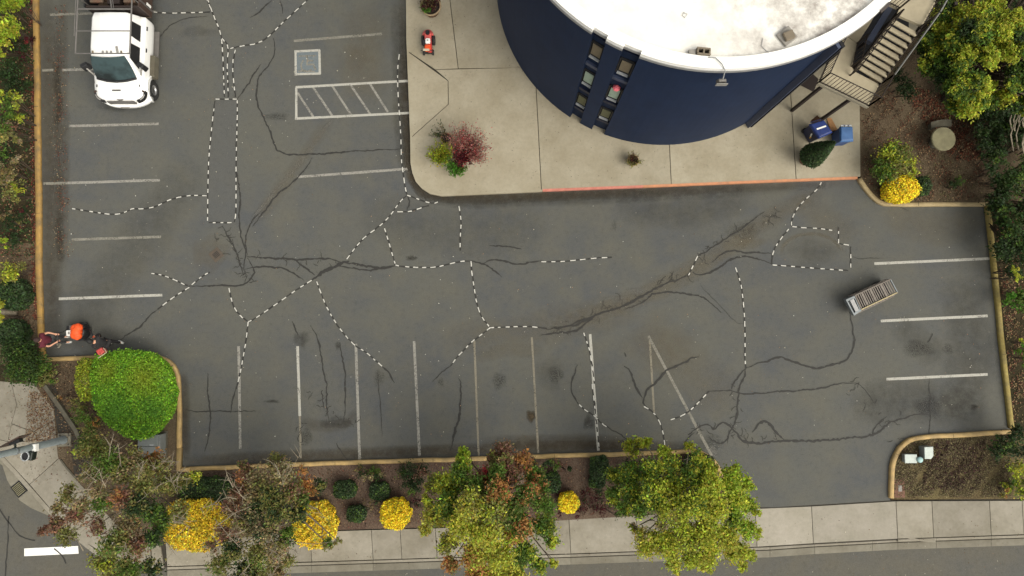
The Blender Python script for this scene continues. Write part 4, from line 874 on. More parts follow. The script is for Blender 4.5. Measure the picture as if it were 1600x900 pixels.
def ex1(q, c, ax, ay, z, lid, t):
    a = math.atan2(ax.y, ax.x)
    MB().box((c.x-ay.x*.03, c.y-ay.y*.03, z+.076), (.40, .065, .006), a+R(2)).build('label', M['plastic_w'], lid)
    MB().box((c.x+ay.x*.17, c.y+ay.y*.17, z+.070), (.30, .16, .012), a).build('panel', M['bin1'], lid, bevel=.01)
    p = q[0].lerp(q[3], .62); p.z = z-.25
    for k in range(3):
        d = Vector((-ax.x, -ax.y, 0)); MB().box(p+ay*(.04*k-.04)-ax*.012+Vector((0, 0, -.10*k)), (.02, .05, .11), a, 1).build('recycling_mark', M['plastic_w' if k < 2 else 'yellow'], t)
bin_('recycling_bin', 'dark blue wheeled bin with a white label strip on its lid', [(1264, 194), (1287, 187), (1301, 207), (1279, 217)], 1.08, .80, 'bin1', 'bin1d', ex1)
def ex2(q, c, ax, ay, z, lid, t):
    for s in (.18, .5, .82):
        p = q[0].lerp(q[1], s)-ay*.02; p.z = z; MB().box(p, (.09, .06, .05), math.atan2(ax.y, ax.x)).build('hinge', M['sillw'], lid)
    MB().box((c.x+ay.x*.08, c.y+ay.y*.08, z+.068), (.34, .30, .012), math.atan2(ax.y, ax.x)).build('panel', M['bin2'], lid, bevel=.02)
bin_('small_bin', 'light blue wheeled bin with three pale hinges at its back edge', [(1312, 197.5), (1332, 197.5), (1333.5, 221), (1312, 222)], .98, .82, 'bin2', 'bin2d', ex2)
def board(name, label, px, z0, z1, m):
    q = [P(u, v, z) for (u, v), z in zip(px, (z0, z0, z1, z1))]; mb = MB(); nrm = (q[1]-q[0]).cross(q[3]-q[0]).normalized()*.012
    mb.loft([[p for p in q], [p+nrm for p in q]]); o = mb.build(name, M[m], None, loc=(q[0].x, q[0].y, .15)); return setp(o, label, 'cardboard')
board('cardboard_sheet', 'tan cardboard sheet lying on the concrete right of the dark blue bin', [(1292, 185), (1299, 184), (1309, 203), (1300, 209)], .19, .30, 'cardb')
board('cardboard_box_flap', 'dark brown cardboard piece behind the dark blue bin', [(1266, 189), (1277, 180), (1283, 187), (1270, 196)], .30, .55, 'cardd')

# ================================================================== STREET POLE, LOWER LEFT
def pole():
    b = P(101, 687, .05); t = thing('signal_pole', 'grey metal pole with sign and signal housings leaning across the street corner', 'pole', (b.x, b.y, .05))
    bs = MB().box((b.x+.02, b.y, .075), (.52, .52, .07), R(2)).build('base_plate', M['gutter'], t)
    for sx in (-1, 1):
        for sy in (-1, 1): MB().lathe((b.x+.02+sx*.18, b.y+sy*.18, .10), [(.03, 0), (.03, .05), (.01, .06)], 6).build('bolt', M['bolt'], bs)
    MB().lathe((b.x, b.y, .1), [(.17, 0), (.17, .06), (.145, .10), (.13, 1.9), (.125, 1.91), (.118, 4.2), (.11, 6.5)], 20).build('shaft', M['poleg'], t, True)
    for z in (1.88, 2.75): MB().lathe((b.x, b.y, z), [(.14, 0), (.145, .02), (.145, .08), (.14, .10)], 20).build('band', M['galv'], t)
    p = P(52, 698, 2.0); MB().box((b.x+.06, b.y-.02, 1.92), (.26, .28, .22), R(5)).build('control_box', M['plastic_w'], t, bevel=.02)
    # housing with round hood, below
    h = P(43, 712.5, 2.15); hs_ = MB().box((h.x+.02, h.y, 2.02), (.32, .34, .28), R(-8)).build('signal_housing', M['sigd'], t, bevel=.05)
    secs = []
    for k in range(29):
        a_ = 2*math.pi*k/28; c_, s_ = math.cos(a_), math.sin(a_); secs.append([(h.x-.05+r*c_, h.y+r*s_*1.15, z) for r, z in ((.135, 2.17), (.155, 2.17), (.155, 2.24), (.135, 2.24))])
    MB().loft(secs, False).build('hood_ring', M['sillw'], hs_, True); MB().lathe((h.x-.05, h.y, 2.165), [(.13, 0), (.13, .012), (.06, .02)], 20, 1, 1.15).build('lens', M['black'], hs_)
    MB().beam((b.x, b.y-.1, 1.98), (h.x+.03, h.y+.05, 1.98), .06, .06).build('bracket', M['sigd'], t)
    a, c2 = P(4, 698.5, 2.9), P(38, 680, 2.9); sp = MB(); dr = (c2-a).normalized(); nn = Vector((-dr.y, dr.x, 0))
    sp.beam(a+Vector((0, 0, -.05)), c2+Vector((0, 0, -.05)), .03, .62); sg = sp.build('sign_panel', M['signb'], t)
    MB().beam(a.lerp(c2, .35)-nn*.03, a.lerp(c2, .8)-nn*.10, .12, .20).build('sign_bracket', M['black'], sg)
    MB().beam((b.x, b.y, 2.8), a.lerp(c2, .55)-nn*.06, .05, .05).build('bracket', M['sigd'], t)
pole()
# ================================================================== SMALL SITE OBJECTS
c = P(233, 697, .5); t = thing('utility_cabinet', 'grey green utility cabinet with two lids beside the bright green bush', 'utility cabinet', (c.x, c.y, .06))
MB().box((c.x+.03, c.y, .3), (.86, .92, .5), R(0)).build('body', M['cab'], t, bevel=.02)
for s, zz in ((.24, 0), (-.23, -.03)): MB().box((c.x, c.y+s, .58+zz), (.80, .44, .05)).build('lid', M['cab'], t, bevel=.01)
for s in (.06, -.30): MB().box((c.x+.15, c.y+s, .60), (.16, .03, .02)).build('latch', M['sillw'], t)
MB().box((c.x, c.y, .075), (1.02, 1.06, .05)).build('plinth', M['stone2'], t)
c = P(1422.5, 716.5, .3); t = thing('utility_box', 'pale rectangular utility box with rounded lid near the curved yellow kerb', 'utility box', (c.x, c.y, .07)); MB().box((c.x, c.y, .19), (.46, .32, .22)).build('body', M['cab'], t, bevel=.02); MB().box((c.x, c.y, .32), (.49, .35, .05)).build('lid', M['cabl'], t, bevel=.02)
c = P(1451.5, 708, .5); t = thing('meter_box', 'pale upright meter box with slanted corner in the dry bed', 'utility box', (c.x, c.y, .07)); q = [(-.16, -.22), (.08, -.22), (.17, -.10), (.17, .24), (-.16, .22)]
MB().prism([(c.x+a, c.y+b) for a, b in q], .08, .45).build('body', M['cab'], t); MB().prism([(c.x+a*1.05, c.y+b*1.05) for a, b in q], .45, .50).build('lid', M['cabl'], t, bevel=.01)
c = P(1438, 718.5, .4); t = thing('round_vault', 'small round pale cyan capped post between the two pale utility boxes', 'utility post', (c.x, c.y, .07)); MB().lathe((c.x, c.y, .08), [(.10, 0), (.10, .28)], 16).build('tube', M['cab'], t, True); MB().lathe((c.x, c.y, .36), [(.115, 0), (.12, .03), (.10, .06), (.03, .075)], 16).build('cap', M['cyan'], t, True)
c = P(1405, 763, .08); t = thing('vault_plate', 'rusty red rectangular ground plate beside the driveway kerb', 'ground cover', (c.x, c.y, .08)); MB().box((c.x, c.y, .085), (.42, .72, .03)).build('plate', M['brick'], t, bevel=.005); MB().box((c.x+.02, c.y, .105), (.14, .24, .02)).build('hatch', M['blockg'], t)
c = P(1474, 217, .78); t = thing('round_table', 'round weathered stone table on the leaf covered ground', 'table', (c.x, c.y, .07)); MB().lathe((c.x, c.y, .70), [(.46, 0), (.49, .03), (.49, .09), (.46, .115)], 28).build('tabletop', M['stone'], t, bevel=.005); MB().lathe((c.x, c.y, .07), [(.22, 0), (.14, .1), (.13, .5), (.26, .63)], 16).build('pedestal', M['stone2'], t, True)
a, b = P(1455, 196, .45), P(1487, 192, .45); c = (a+b)/2; t = thing('stone_bench', 'curved grey stone bench behind the round stone table', 'bench', (c.x, c.y, .07)); secs = []
for k in range(7):
    s = k/6; p = a.lerp(b, s)+Vector((0, .05*math.sin(math.pi*s), 0)); secs.append([(p.x, p.y-.13, .36), (p.x, p.y+.13, .36), (p.x, p.y+.14, .45), (p.x, p.y-.14, .45)])
MB().loft(secs).build('seat', M['stone2'], t)
for s in (.15, .85):
    p = a.lerp(b, s); MB().box((p.x, p.y, .2), (.12, .22, .3)).build('leg', M['stone2'], t)
lw = strip3('low_wall', [(69, 603), (90, 632), (118, 673), (122, 684)], 6, .0, .22, M['stone2'], kind=None); setp(lw, 'low grey concrete edging wall running diagonally beside the street corner bed', 'wall')
lw2 = strip3('edging', [(94, 718), (104, 732), (118, 747)], 2.5, .0, .10, M['stone2'])
lw3 = sheet('planting_bed', PX([(86, 600), (70, 603), (86, 640), (92, 676), (110, 676), (118, 745), (180, 745), (190, 700), (120, 670)]), .065, M['joint'], kind='structure')

# ================================================================== PEOPLE AND MACHINES
def skinned(name, chains, m, parent, origin_, rot, sub=2):
    """chains: list of lists of (x,y,z,r); a chain may start with an int = index of an existing vertex"""
    vs = []; rs = []; es = []
    for ch in chains:
        prev = None
        for p in ch:
            if isinstance(p, int): prev = p; continue
            vs.append(p[:3]); rs.append(p[3]); i = len(vs)-1
            if prev is not None: es.append((prev, i))
            prev = i
    ca, sa = math.cos(rot), math.sin(rot); po = origin(parent)
    W_ = [Vector((x*ca-y*sa, x*sa+y*ca, z))+Vector(origin_)-po for x, y, z in vs]
    me = bpy.data.meshes.new(name); me.from_pydata([tuple(v) for v in W_], es, []); o = bpy.data.objects.new(name, me); COL.objects.link(o); o.parent = parent
    sk = o.modifiers.new('skin', 'SKIN'); sk.use_smooth_shade = True
    if not me.skin_vertices:
        bm = __import__('bmesh').new(); bm.from_mesh(me); bm.verts.layers.skin.verify(); bm.to_mesh(me); bm.free()
    for i, r in enumerate(rs): me.skin_vertices[0].data[i].radius = (r, r); me.skin_vertices[0].data[i].use_root = (i == 0)
    if sub: ss = o.modifiers.new('sub', 'SUBSURF'); ss.levels = sub-1; ss.render_levels = sub-1
    me.materials.append(m); return o
def person(label, gx, gy, rot, pose, cols, z0=0.):
    t = thing('person', label, 'person', (gx, gy, z0)); O = (gx, gy, z0)
    L, Rr = pose['L'], pose['R']; sh, hip, neck, head = pose['sh'], pose['hip'], pose['neck'], pose['head']   # centre points
    sw_, hw = .20, .10
    ls, rs_ = (sh[0], sh[1]+sw_, sh[2]), (sh[0], sh[1]-sw_, sh[2])
    body = [[(hip[0], hip[1], hip[2], .09), ((hip[0]+sh[0])/2, (hip[1]+sh[1])/2, (hip[2]+sh[2])/2, .10), (sh[0], sh[1], sh[2]-.05, .10), (neck[0], neck[1], neck[2], .055), (head[0]-.01, head[1], head[2]-.06, .085), (head[0], head[1], head[2]+.03, .095)]]
    for s_, arm in ((ls, L['arm']), (rs_, Rr['arm'])):
        e_, h_ = arm; body.append([2, (*s_, .045), (*e_, .043), (*h_, .028)])
        hi = sum(len([p for p in ch if not isinstance(p, int)]) for ch in body)-1
        d = (Vector(h_)-Vector(e_)).normalized(); sd_ = d.cross(Vector((0, 0, 1))).normalized(); pm = Vector(h_)+d*.06
        body.append([hi, (*pm, .030)]); pi_ = hi+1
        for k, (off, ln) in enumerate(((-.028, .06), (-.010, .072), (.010, .068), (.028, .055))):
            q0 = pm+sd_*off+d*.02; q1 = q0+d*ln*.6+Vector((0, 0, -.012)); q2 = q1+d*ln*.35+Vector((0, 0, -.035)); body.append([pi_, (*q0, .010), (*q1, .009), (*q2, .008)])
        q0 = Vector(h_)+d*.03+sd_*.04; q1 = q0+sd_*.02+d*.035; body.append([hi, (*q0, .011), (*q1, .009)])
    for s_, leg in ((1, L['leg']), (-1, Rr['leg'])):
        kn, an = leg; body.append([0, (hip[0], hip[1]+s_*hw, hip[2]-.06, .06), (*kn, .045), (*an, .038), (an[0]+.12*math.cos(pose.get('toe', 0)), an[1]+.12*math.sin(pose.get('toe', 0)), an[2]-.03, .035)])
    skinned('body', body, M['skin'], t, O, rot)
    ca, sa = math.cos(rot), math.sin(rot)
    def w_(p): return Vector((p[0]*ca-p[1]*sa+gx, p[0]*sa+p[1]*ca+gy, p[2]+z0))
    # shirt
    f = cols.get('sleeve', .75); sh_ = [[(hip[0], hip[1], hip[2]-.06, .175), ((hip[0]+sh[0])/2, (hip[1]+sh[1])/2, (hip[2]+sh[2])/2, .165), (sh[0], sh[1], sh[2]-.05, .165), (neck[0]*.4+sh[0]*.6, sh[1]*.6+neck[1]*.4, sh[2]+.06, .075)]]
    for s_, arm in ((ls, L['arm']), (rs_, Rr['arm'])):
        e_, h_ = arm
        if f <= 1: q = Vector(s_).lerp(Vector(e_), f); sh_.append([2, (*s_, .098), (*q, .075)])
        else: q = Vector(e_).lerp(Vector(h_), .85); sh_.append([2, (*s_, .098), (*e_, .066), (*q, .042)])
    skinned('shirt', sh_, cols['shirt'], t, O, rot)
    tr = [[(hip[0], hip[1], hip[2]-.02, .145)]]
    for s_, leg in ((1, L['leg']), (-1, Rr['leg'])):
        kn, an = leg; tr.append([0, (hip[0], hip[1]+s_*hw, hip[2]-.08, .10), (*kn, .072), (an[0], an[1], an[2]+.03, .058)])
    skinned('trousers', tr, cols['trousers'], t, O, rot)
    for s_, leg in ((1, L['leg']), (-1, Rr['leg'])):
        an = Vector(leg[1]); q = w_(an); 
        ta = rot+pose.get('toe', 0); d = Vector((math.cos(ta), math.sin(ta), 0)); mb = MB(); secs = []
        for k, (x, wd, h) in enumerate(((-.09, .03, .06), (-.06, .045, .10), (.0, .048, .11), (.08, .052, .075), (.15, .045, .055), (.18, .02, .035))):
            c_ = q+d*x; n_ = Vector((-d.y, d.x, 0)); zz = q.z-.085
            secs.append([c_-n_*wd+Vector((0, 0, zz-c_.z)), c_+n_*wd+Vector((0, 0, zz-c_.z)), c_+n_*wd*.8+Vector((0, 0, zz-c_.z+h)), c_-n_*wd*.8+Vector((0, 0, zz-c_.z+h))])
        mb.loft(secs).build('shoe', cols['shoe'], t, True)
    # hair / cap, ears, nose, eyes
    hc = w_((head[0], head[1], head[2]+.03)); mb = MB()
    prof = []
    for k in range(7): a_ = math.pi/2*k/6; prof.append((.112*math.cos(a_)+.001, .125*math.sin(a_)))
    mb.lathe((hc.x-.012*ca, hc.y-.012*sa, hc.z+.0), prof, 14, 1.12, .92, rot); ho = mb.build('hair', cols['hair'], t, True)
    mb = MB(); mb.lathe((hc.x-.05*ca, hc.y-.05*sa, hc.z-.09), [(.05, 0), (.085, .03), (.09, .11), (.05, .14)], 12); mb.build('hair', cols['hair'], t, True)
    fd = Vector((ca, sa, 0)); sdv = Vector((-sa, ca, 0)); fc = w_((head[0]+.09, head[1], head[2]-.01))
    MB().add([fc+Vector((0, 0, .03)), fc+sdv*.014+Vector((0, 0, -.02)), fc-sdv*.014+Vector((0, 0, -.02)), fc+fd*.025+Vector((0, 0, -.012))], [(0, 1, 3), (0, 3, 2), (1, 2, 3)]).build('nose', M['skin'], t)
    for s_ in (-1, 1):
        MB().lathe(fc+sdv*.032*s_+Vector((0, 0, .025)), [(.004, -.006), (.010, 0), (.004, .006)], 8).build('eye', M['black'], t)
        MB().lathe(w_((head[0], head[1]+s_*.092, head[2]-.01)), [(.005, -.03), (.018, 0), (.012, .03), (.003, .035)], 8).build('ear', M['skin'], t)
    MB().beam(fc-sdv*.022-Vector((0, 0, .045)), fc+sdv*.022-Vector((0, 0, .045)), .008, .008).build('mouth', M['pinkr'], t)
    return t, w_
# person in the maroon shirt, at the kerb
h1 = P(55, 531, 1.60)
p1, w1 = person('person in a maroon shirt standing at the yellow kerb with both arms held out', h1.x+.10, h1.y, R(6),
    dict(hip=(.0, 0, .93), sh=(-.02, 0, 1.40), neck=(-.0, 0, 1.52), head=(.03, 0, 1.63), toe=0, L=dict(arm=((.14, .27, 1.18), (.34, .20, 1.12)), leg=((.06, .10, .5), (.05, .11, .09))), R=dict(arm=((.12, -.27, 1.14), (.32, -.14, 1.05)), leg=((.08, -.10, .5), (.12, -.12, .09)))),
    dict(shirt=M['maroon'], trousers=M['pants'], shoe=M['shoe'], hair=M['hair'], sleeve=.6))
h2 = P(139, 534, 1.60); BX, BY, BR = h2.x+.16, h2.y-.02, R(158); gl = P(148, 525.5, 1.05); gdx, gdy = gl.x-BX, gl.y-BY; HX, HY = gdx*math.cos(BR)+gdy*math.sin(BR), -gdx*math.sin(BR)+gdy*math.cos(BR)
p2, w2 = person('person in black clothes with an orange glove walking beside the red machine', h2.x+.16, h2.y-.02, R(158),
    dict(hip=(-.08, 0, .92), sh=(.02, 0, 1.38), neck=(.08, 0, 1.50), head=(.14, 0, 1.60), toe=0, L=dict(arm=((.12, .26, 1.12), (.32, .20, .98)), leg=((.14, .10, .50), (.24, .12, .09))), R=dict(arm=((HX*.45, HY*.5-.22, 1.16), (HX, HY, 1.05)), leg=((-.08, -.08, .50), (-.22, -.06, .12)))),
    dict(shirt=M['blackc'], trousers=M['blackc'], shoe=M['shoe'], hair=M['hairb'], sleeve=1.4))
hr = w2((HX, HY, 1.05)); d_ = (w2((HX, HY, 1.05))-w2((HX*.45, HY*.5-.22, 1.16))).normalized()
skinned('glove', [[(0, 0, 0, .045), (d_.x*.07, d_.y*.07, d_.z*.07, .05), (d_.x*.13, d_.y*.13, d_.z*.13, .03)], [1, (d_.x*.07+.05, d_.y*.07+.04, d_.z*.07, .022)]], M['orange'], p2, hr, 0, 2)
def wheel(parent, c, r, wd, ang, m='tyre', name='wheel'):
    c = Vector(c); ax = Vector((math.cos(ang), math.sin(ang), 0)); n_ = Vector((-ax.y, ax.x, 0)); w_ = thing_part(name, parent); secs = []; s2 = []
    for j in range(21):
        a_ = 2*math.pi*j/20; q = ax*math.cos(a_)+Vector((0, 0, math.sin(a_)))
        secs.append([c+q*r*.55-n_*wd/2, c+q*r*.93-n_*wd/2, c+q*r-n_*wd*.3, c+q*r+n_*wd*.3, c+q*r*.93+n_*wd/2, c+q*r*.55+n_*wd/2]); s2.append([c-n_*wd*.35, c+q*r*.56-n_*wd*.35, c+q*r*.56+n_*wd*.35, c+n_*wd*.35])
    MB().loft(secs, False).build('tyre', M[m], w_, True); MB().loft(s2, False).build('rim', M['lightk'], w_)
# red walk-behind machine on the plaza
def red_machine():
    c = P(670, 71, .2); x, y = c.x, c.y; t = thing('walk_behind_machine', 'small red walk-behind machine with white tank parked on the plaza concrete', 'machine', (x, y, .15)); z = .15
    secs = []
    for k in range(13):
        a_ = math.pi*k/12; secs.append([(x-.02+.0, y+.33, z+.12), (x+.24*math.cos(a_), y+.30+.24*math.sin(a_), z+.12), (x+.22*math.cos(a_), y+.30+.22*math.sin(a_), z+.42), (x-.02, y+.33, z+.50)])
    MB().loft(secs).build('front_housing', M['pinkr'], t, True); MB().lathe((x+.0, y+.36, z+.45), [(.03, 0), (.09, .0), (.09, .09), (.05, .08)], 14).build('intake', M['void'], t)
    MB().box((x, y+.12, z+.34), (.30, .50, .14), 0, .9).build('deck', M['pinkr'], t, bevel=.03); MB().box((x, y-.02, z+.22), (.34, .8, .14)).build('chassis', M['black'], t, bevel=.02)
    for s in (-1, 1): wheel(t, (x+s*.23, y+.15, z+.20), .20, .09, R(90)); wheel(t, (x+s*.19, y-.33, z+.12), .12, .07, R(90), 'tyre')
    MB().box((x+.02, y-.03, z+.52), (.20, .22, .16)).build('fuel_tank', M['plastic_w'], t, bevel=.04); MB().lathe((x+.02, y-.03, z+.60), [(.03, 0), (.03, .03), (.01, .035)], 10).build('fuel_cap', M['lightk'], t)
    MB().box((x+.01, y-.30, z+.48), (.24, .26, .22)).build('engine_cover', M['orange'], t, bevel=.05); MB().box((x+.10, y-.28, z+.44), (.16, .34, .2)).build('engine_side', M['redm'], t, bevel=.03)
    MB().box((x-.14, y-.06, z+.42), (.12, .2, .2)).build('engine', M['black'], t, bevel=.02)
    for s in (-1, 1): MB().tube([(x+s*.09, y-.38, z+.42), (x+s*.07, y-.50, z+.70), (x+s*.07, y-.56, z+.88)], .016, 6).build('handlebar', M['black'], t)
    MB().tube([(x-.22, y-.58, z+.88), (x-.08, y-.55, z+.90), (x+.08, y-.55, z+.90), (x+.24, y-.58, z+.88)], .016, 6).build('grip_bar', M['black'], t); MB().box((x, y-.55, z+.90), (.26, .08, .06)).build('control_panel', M['beige'], t, bevel=.01)
    return t
red_machine()
# orange machine between the two people
def orange_machine():
    c = P(121, 518, .6); x, y = c.x, c.y; t = thing('orange_machine', 'walk-behind machine with a bulky orange cover and white box near the kerb corner', 'machine', (x, y, 0))
    mb = MB(); 
    for i, (dx, dy, r) in enumerate(((0, 0, .22), (.05, .13, .18), (-.06, .11, .17), (.04, -.14, .18), (-.06, -.12, .17))):
        prof = [(r*math.sin(math.pi*k/8)+.001, .18-r*.9*math.cos(math.pi*k/8)) for k in range(9)]; MB().lathe((x+dx, y+dy, .48), prof, 14, 1, 1.12).build('cover_fold' if i else 'cover', M['orange'], t, True)
    MB().lathe((x, y, .10), [(.26, 0), (.27, .05), (.27, .38), (.20, .45)], 16, .9, 1.2).build('base', M['black'], t, True)
    for k, dx in enumerate((-.10, -.02, .07, .14)):
        q = [Vector((x+dx+.03*math.sin(j*1.3+k), y-.26+.52*j/8, .48+.20+(.19-abs(dx)*.5)*math.sin(math.pi*(j+.3)/8.6)**.6-.17)) for j in range(9)]; MB().tube(q, [.012]+[.030]*7+[.012], 6).build('cover_ridge', M['orange'], t, True)
    a = R(6); MB().box((x-.34, y-.06, .52), (.26, .24, .14), a).build('box', M['plastic_w'], t, bevel=.03); MB().box((x-.35, y-.06, .595), (.07, .09, .01), a).build('label', M['lightk'], t)
    MB().box((x-.30, y+.17, .45), (.13, .16, .24)).build('engine', M['rackm'], t, bevel=.02); MB().box((x-.46, y+.12, .36), (.20, .22, .2)).build('engine_block', M['black'], t, bevel=.03); MB().box((x-.36, y-.04, .30), (.44, .34, .2)).build('chassis', M['black'], t, bevel=.02)
    wheel(t, (x-.05, y+.34, .16), .16, .08, R(0)); wheel(t, (x-.05, y-.34, .16), .16, .08, R(0)); wheel(t, (x-.52, y, .12), .12, .08, R(0))
    a_ = hr+d_*.1; MB().tube([(x+.20, y+.10, .5), (x+.42, y+.09, .52), (x+.58, y+.02, .70), (a_.x, a_.y, a_.z)], .035, 8).build('hose', M['black'], t, True)
    MB().tube([(x+.24, y+.16, .35), (x+.34, y+.13, .38)], .06, 8).build('nozzle', M['black'], t)
    # handle towards the maroon-shirted person
    g1, g2 = w1((.42, .22, 1.10)), w1((.40, -.18, 1.03))
    MB().tube([g1, (g1+g2)/2+Vector((.02, 0, .0)), g2], .018, 6).build('grip_bar', M['black'], t)
    for g in (g1, g2): MB().tube([g, ((g.x+x-.5)/2, (g.y+y)/2, .78), (x-.5, y+(.10 if g is g1 else -.10), .42)], .014, 6).build('handlebar', M['black'], t)
    return t
orange_machine()
# red engine unit carried at the hip of the black-clad person
c = P(157.5, 549, .85); t = thing('red_blower', 'red engine unit with tan frame carried beside the person in black', 'blower', (c.x, c.y, .55)); a = R(35)
MB().box((c.x, c.y, .80), (.30, .26, .26), a, .85).build('housing', M['pinkr'], t, bevel=.04)
for i in range(5): q = Vector((c.x, c.y, 0))+Vector((math.cos(a), math.sin(a), 0))*(i-2)*.045; MB().box((q.x, q.y, .935), (.012, .20, .012), a).build('cooling_fin', M['redm'], t)
d = Vector((math.cos(a), math.sin(a), 0)); n_ = Vector((-d.y, d.x, 0)); cc = Vector((c.x, c.y, .90)); MB().tube([cc-d*.2-n_*.18, cc+d*.19-n_*.18, cc+d*.19+n_*.14], .018, 6).build('frame', M['beige'], t); MB().tube([cc-d*.15+n_*.05-Vector((0, 0, .1)), cc-d*.32+n_*.12-Vector((0, 0, .25)), cc-d*.38+n_*.16-Vector((0, 0, .4))], .05, 8).build('blower_tube', M['black'], t)
# ================================================================== VEGETATION
K = dict(ol=(.190, .190, .055), gr=(.088, .150, .024), yg=(.35, .39, .040), bl=(.25, .34, .028), mu=(.60, .42, .025), dg=(.026, .048, .015), rd=(.21, .115, .072), tn=(.26, .215, .110), orr=(.36, .18, .06), ye=(.82, .57, .022), cr=(.26, .03, .035),
         md=(.145, .300, .018), lm=(.21, .255, .018), pk=(.34, .16, .13), mr=(.060, .010, .014), br=(.165, .125, .055), yo=(.36, .36, .05), ly=(.30, .30, .025), hg=(.040, .074, .018), em=(.075, .20, .020))
def leaf_quads(pts, nrm, size, cols, asp=.5, rnd=.7):
    n = len(pts); r3 = rng.normal(size=(n, 3)); N_ = nrm+rnd*r3; N_ /= np.linalg.norm(N_, axis=1)[:, None]+1e-9
    t = np.cross(N_, rng.normal(size=(n, 3))); t /= np.linalg.norm(t, axis=1)[:, None]+1e-9; b = np.cross(N_, t)
    s = (size*rng.uniform(.6, 1.3, n))[:, None]
    v = np.stack([pts-t*s*.5, pts+b*s*asp*.5-t*s*.05, pts+t*s*.5, pts-b*s*asp*.5-t*s*.05], 1).reshape(-1, 3)
    return v, np.repeat(cols, 4, axis=0)
def foliage(name, parts, parent, m='leaf', loc=None):
    """parts: list of (verts, cols) arrays -> one mesh of separate small leaves"""
    V = np.concatenate([p[0] for p in parts]).astype(np.float32); Cc = np.concatenate([p[1] for p in parts]); n = len(V)//4
    o0 = origin(parent) if parent else Vector(loc or (0, 0, 0)); V = V-np.array(o0, dtype=np.float32)
    me = bpy.data.meshes.new(name); me.vertices.add(4*n); me.vertices.foreach_set('co', V.ravel()); me.loops.add(4*n); me.loops.foreach_set('vertex_index', np.arange(4*n, dtype=np.int32))
    me.polygons.add(n); me.polygons.foreach_set('loop_start', np.arange(0, 4*n, 4, dtype=np.int32)); me.polygons.foreach_set('loop_total', np.full(n, 4, dtype=np.int32)); me.update(calc_edges=True)
    a = me.attributes.new('leaf_colour', 'FLOAT_COLOR', 'POINT'); c4 = np.ones((4*n, 4), dtype=np.float32); c4[:, :3] = np.clip(Cc, 0, 1); a.data.foreach_set('color', c4.ravel())
    me.materials.append(M[m]); o = bpy.data.objects.new(name, me); COL.objects.link(o)
    if parent: o.parent = parent
    else: o.location = o0
    return o
def jitter(col, n, k=.28, hue=.12):
    c = np.array(K[col] if isinstance(col, str) else col)[None, :]*np.exp(rng.normal(0, k, (n, 1))); return c*np.exp(rng.normal(0, hue, (n, 3)))
def clump(c, r, n, col, size, flat=.75, fill=.55, asp=.5, mix=None):
    d = rng.normal(size=(n, 3)); d /= np.linalg.norm(d, axis=1)[:, None]; rad = r*(fill+(1.08-fill)*rng.random(n)**.6)*(1+.18*rng.normal(size=n))
    # smaller twig clusters inside the clump give it an uneven outline
    k = max(3, n//26); cd_ = rng.normal(size=(k, 3)); cd_ /= np.linalg.norm(cd_, axis=1)[:, None]; idx = rng.integers(0, k, n)
    d2 = d*.34+cd_[idx]*.86; p = np.array(c)[None, :]+d2*rad[:, None]*np.array([1, 1, flat])
    cols = jitter(col, n)*np.exp(rng.normal(0, .18, k))[idx][:, None]
    if mix is not None:
        sel = rng.random(k)[idx] < .3; cols[sel] = jitter(mix, int(sel.sum()))
    return leaf_quads(p, d*.4+np.array([0, 0, .8]), size, cols, asp)
def limbs(mb, base, top, targets, r0, twig=2, trr=None):
    """trunk + one curved limb to each clump + side twigs"""
    for t in targets:
        t = Vector(t); s = top.lerp(t, random.uniform(.0, .12)); mid = s.lerp(t, .5)+Vector((random.uniform(-.15, .15), random.uniform(-.15, .15), random.uniform(-.1, .2)))
        L_ = (t-s).length; ra = min(r0*.42, .018+.014*L_); mb.tube([s, s.lerp(mid, .5)+Vector((0, 0, .05)), mid, mid.lerp(t, .6), t], [ra, ra*.8, ra*.6, ra*.4, ra*.2], 5, False)
        for _ in range(twig):
            q = mid.lerp(t, random.random()); e = q+Vector((random.uniform(-1, 1), random.uniform(-1, 1), random.uniform(-.1, .6)))*.45; mb.tube([q, q.lerp(e, .5)+Vector((0, 0, .04)), e], [ra*.35, ra*.25, .004], 4, False)
def rand_twigs(cu, cv, ru, rv, n, z0, seed):
    q = random.Random(seed); out = []
    for _ in range(n):
        a = q.uniform(0, 6.28); k = math.sqrt(q.random()); u, v = cu+ru*k*math.cos(a), cv+rv*k*math.sin(a); b = math.atan2(v-cv, u-cu)+q.uniform(-.9, .9); z = z0+q.uniform(.4, 1.3); pl = [(u, v, z)]
        for _ in range(3): b += q.uniform(-.4, .4); u += 10*math.cos(b); v += 10*math.sin(b); z += .12; pl.append((u, v, z))
        out.append(pl)
    return out
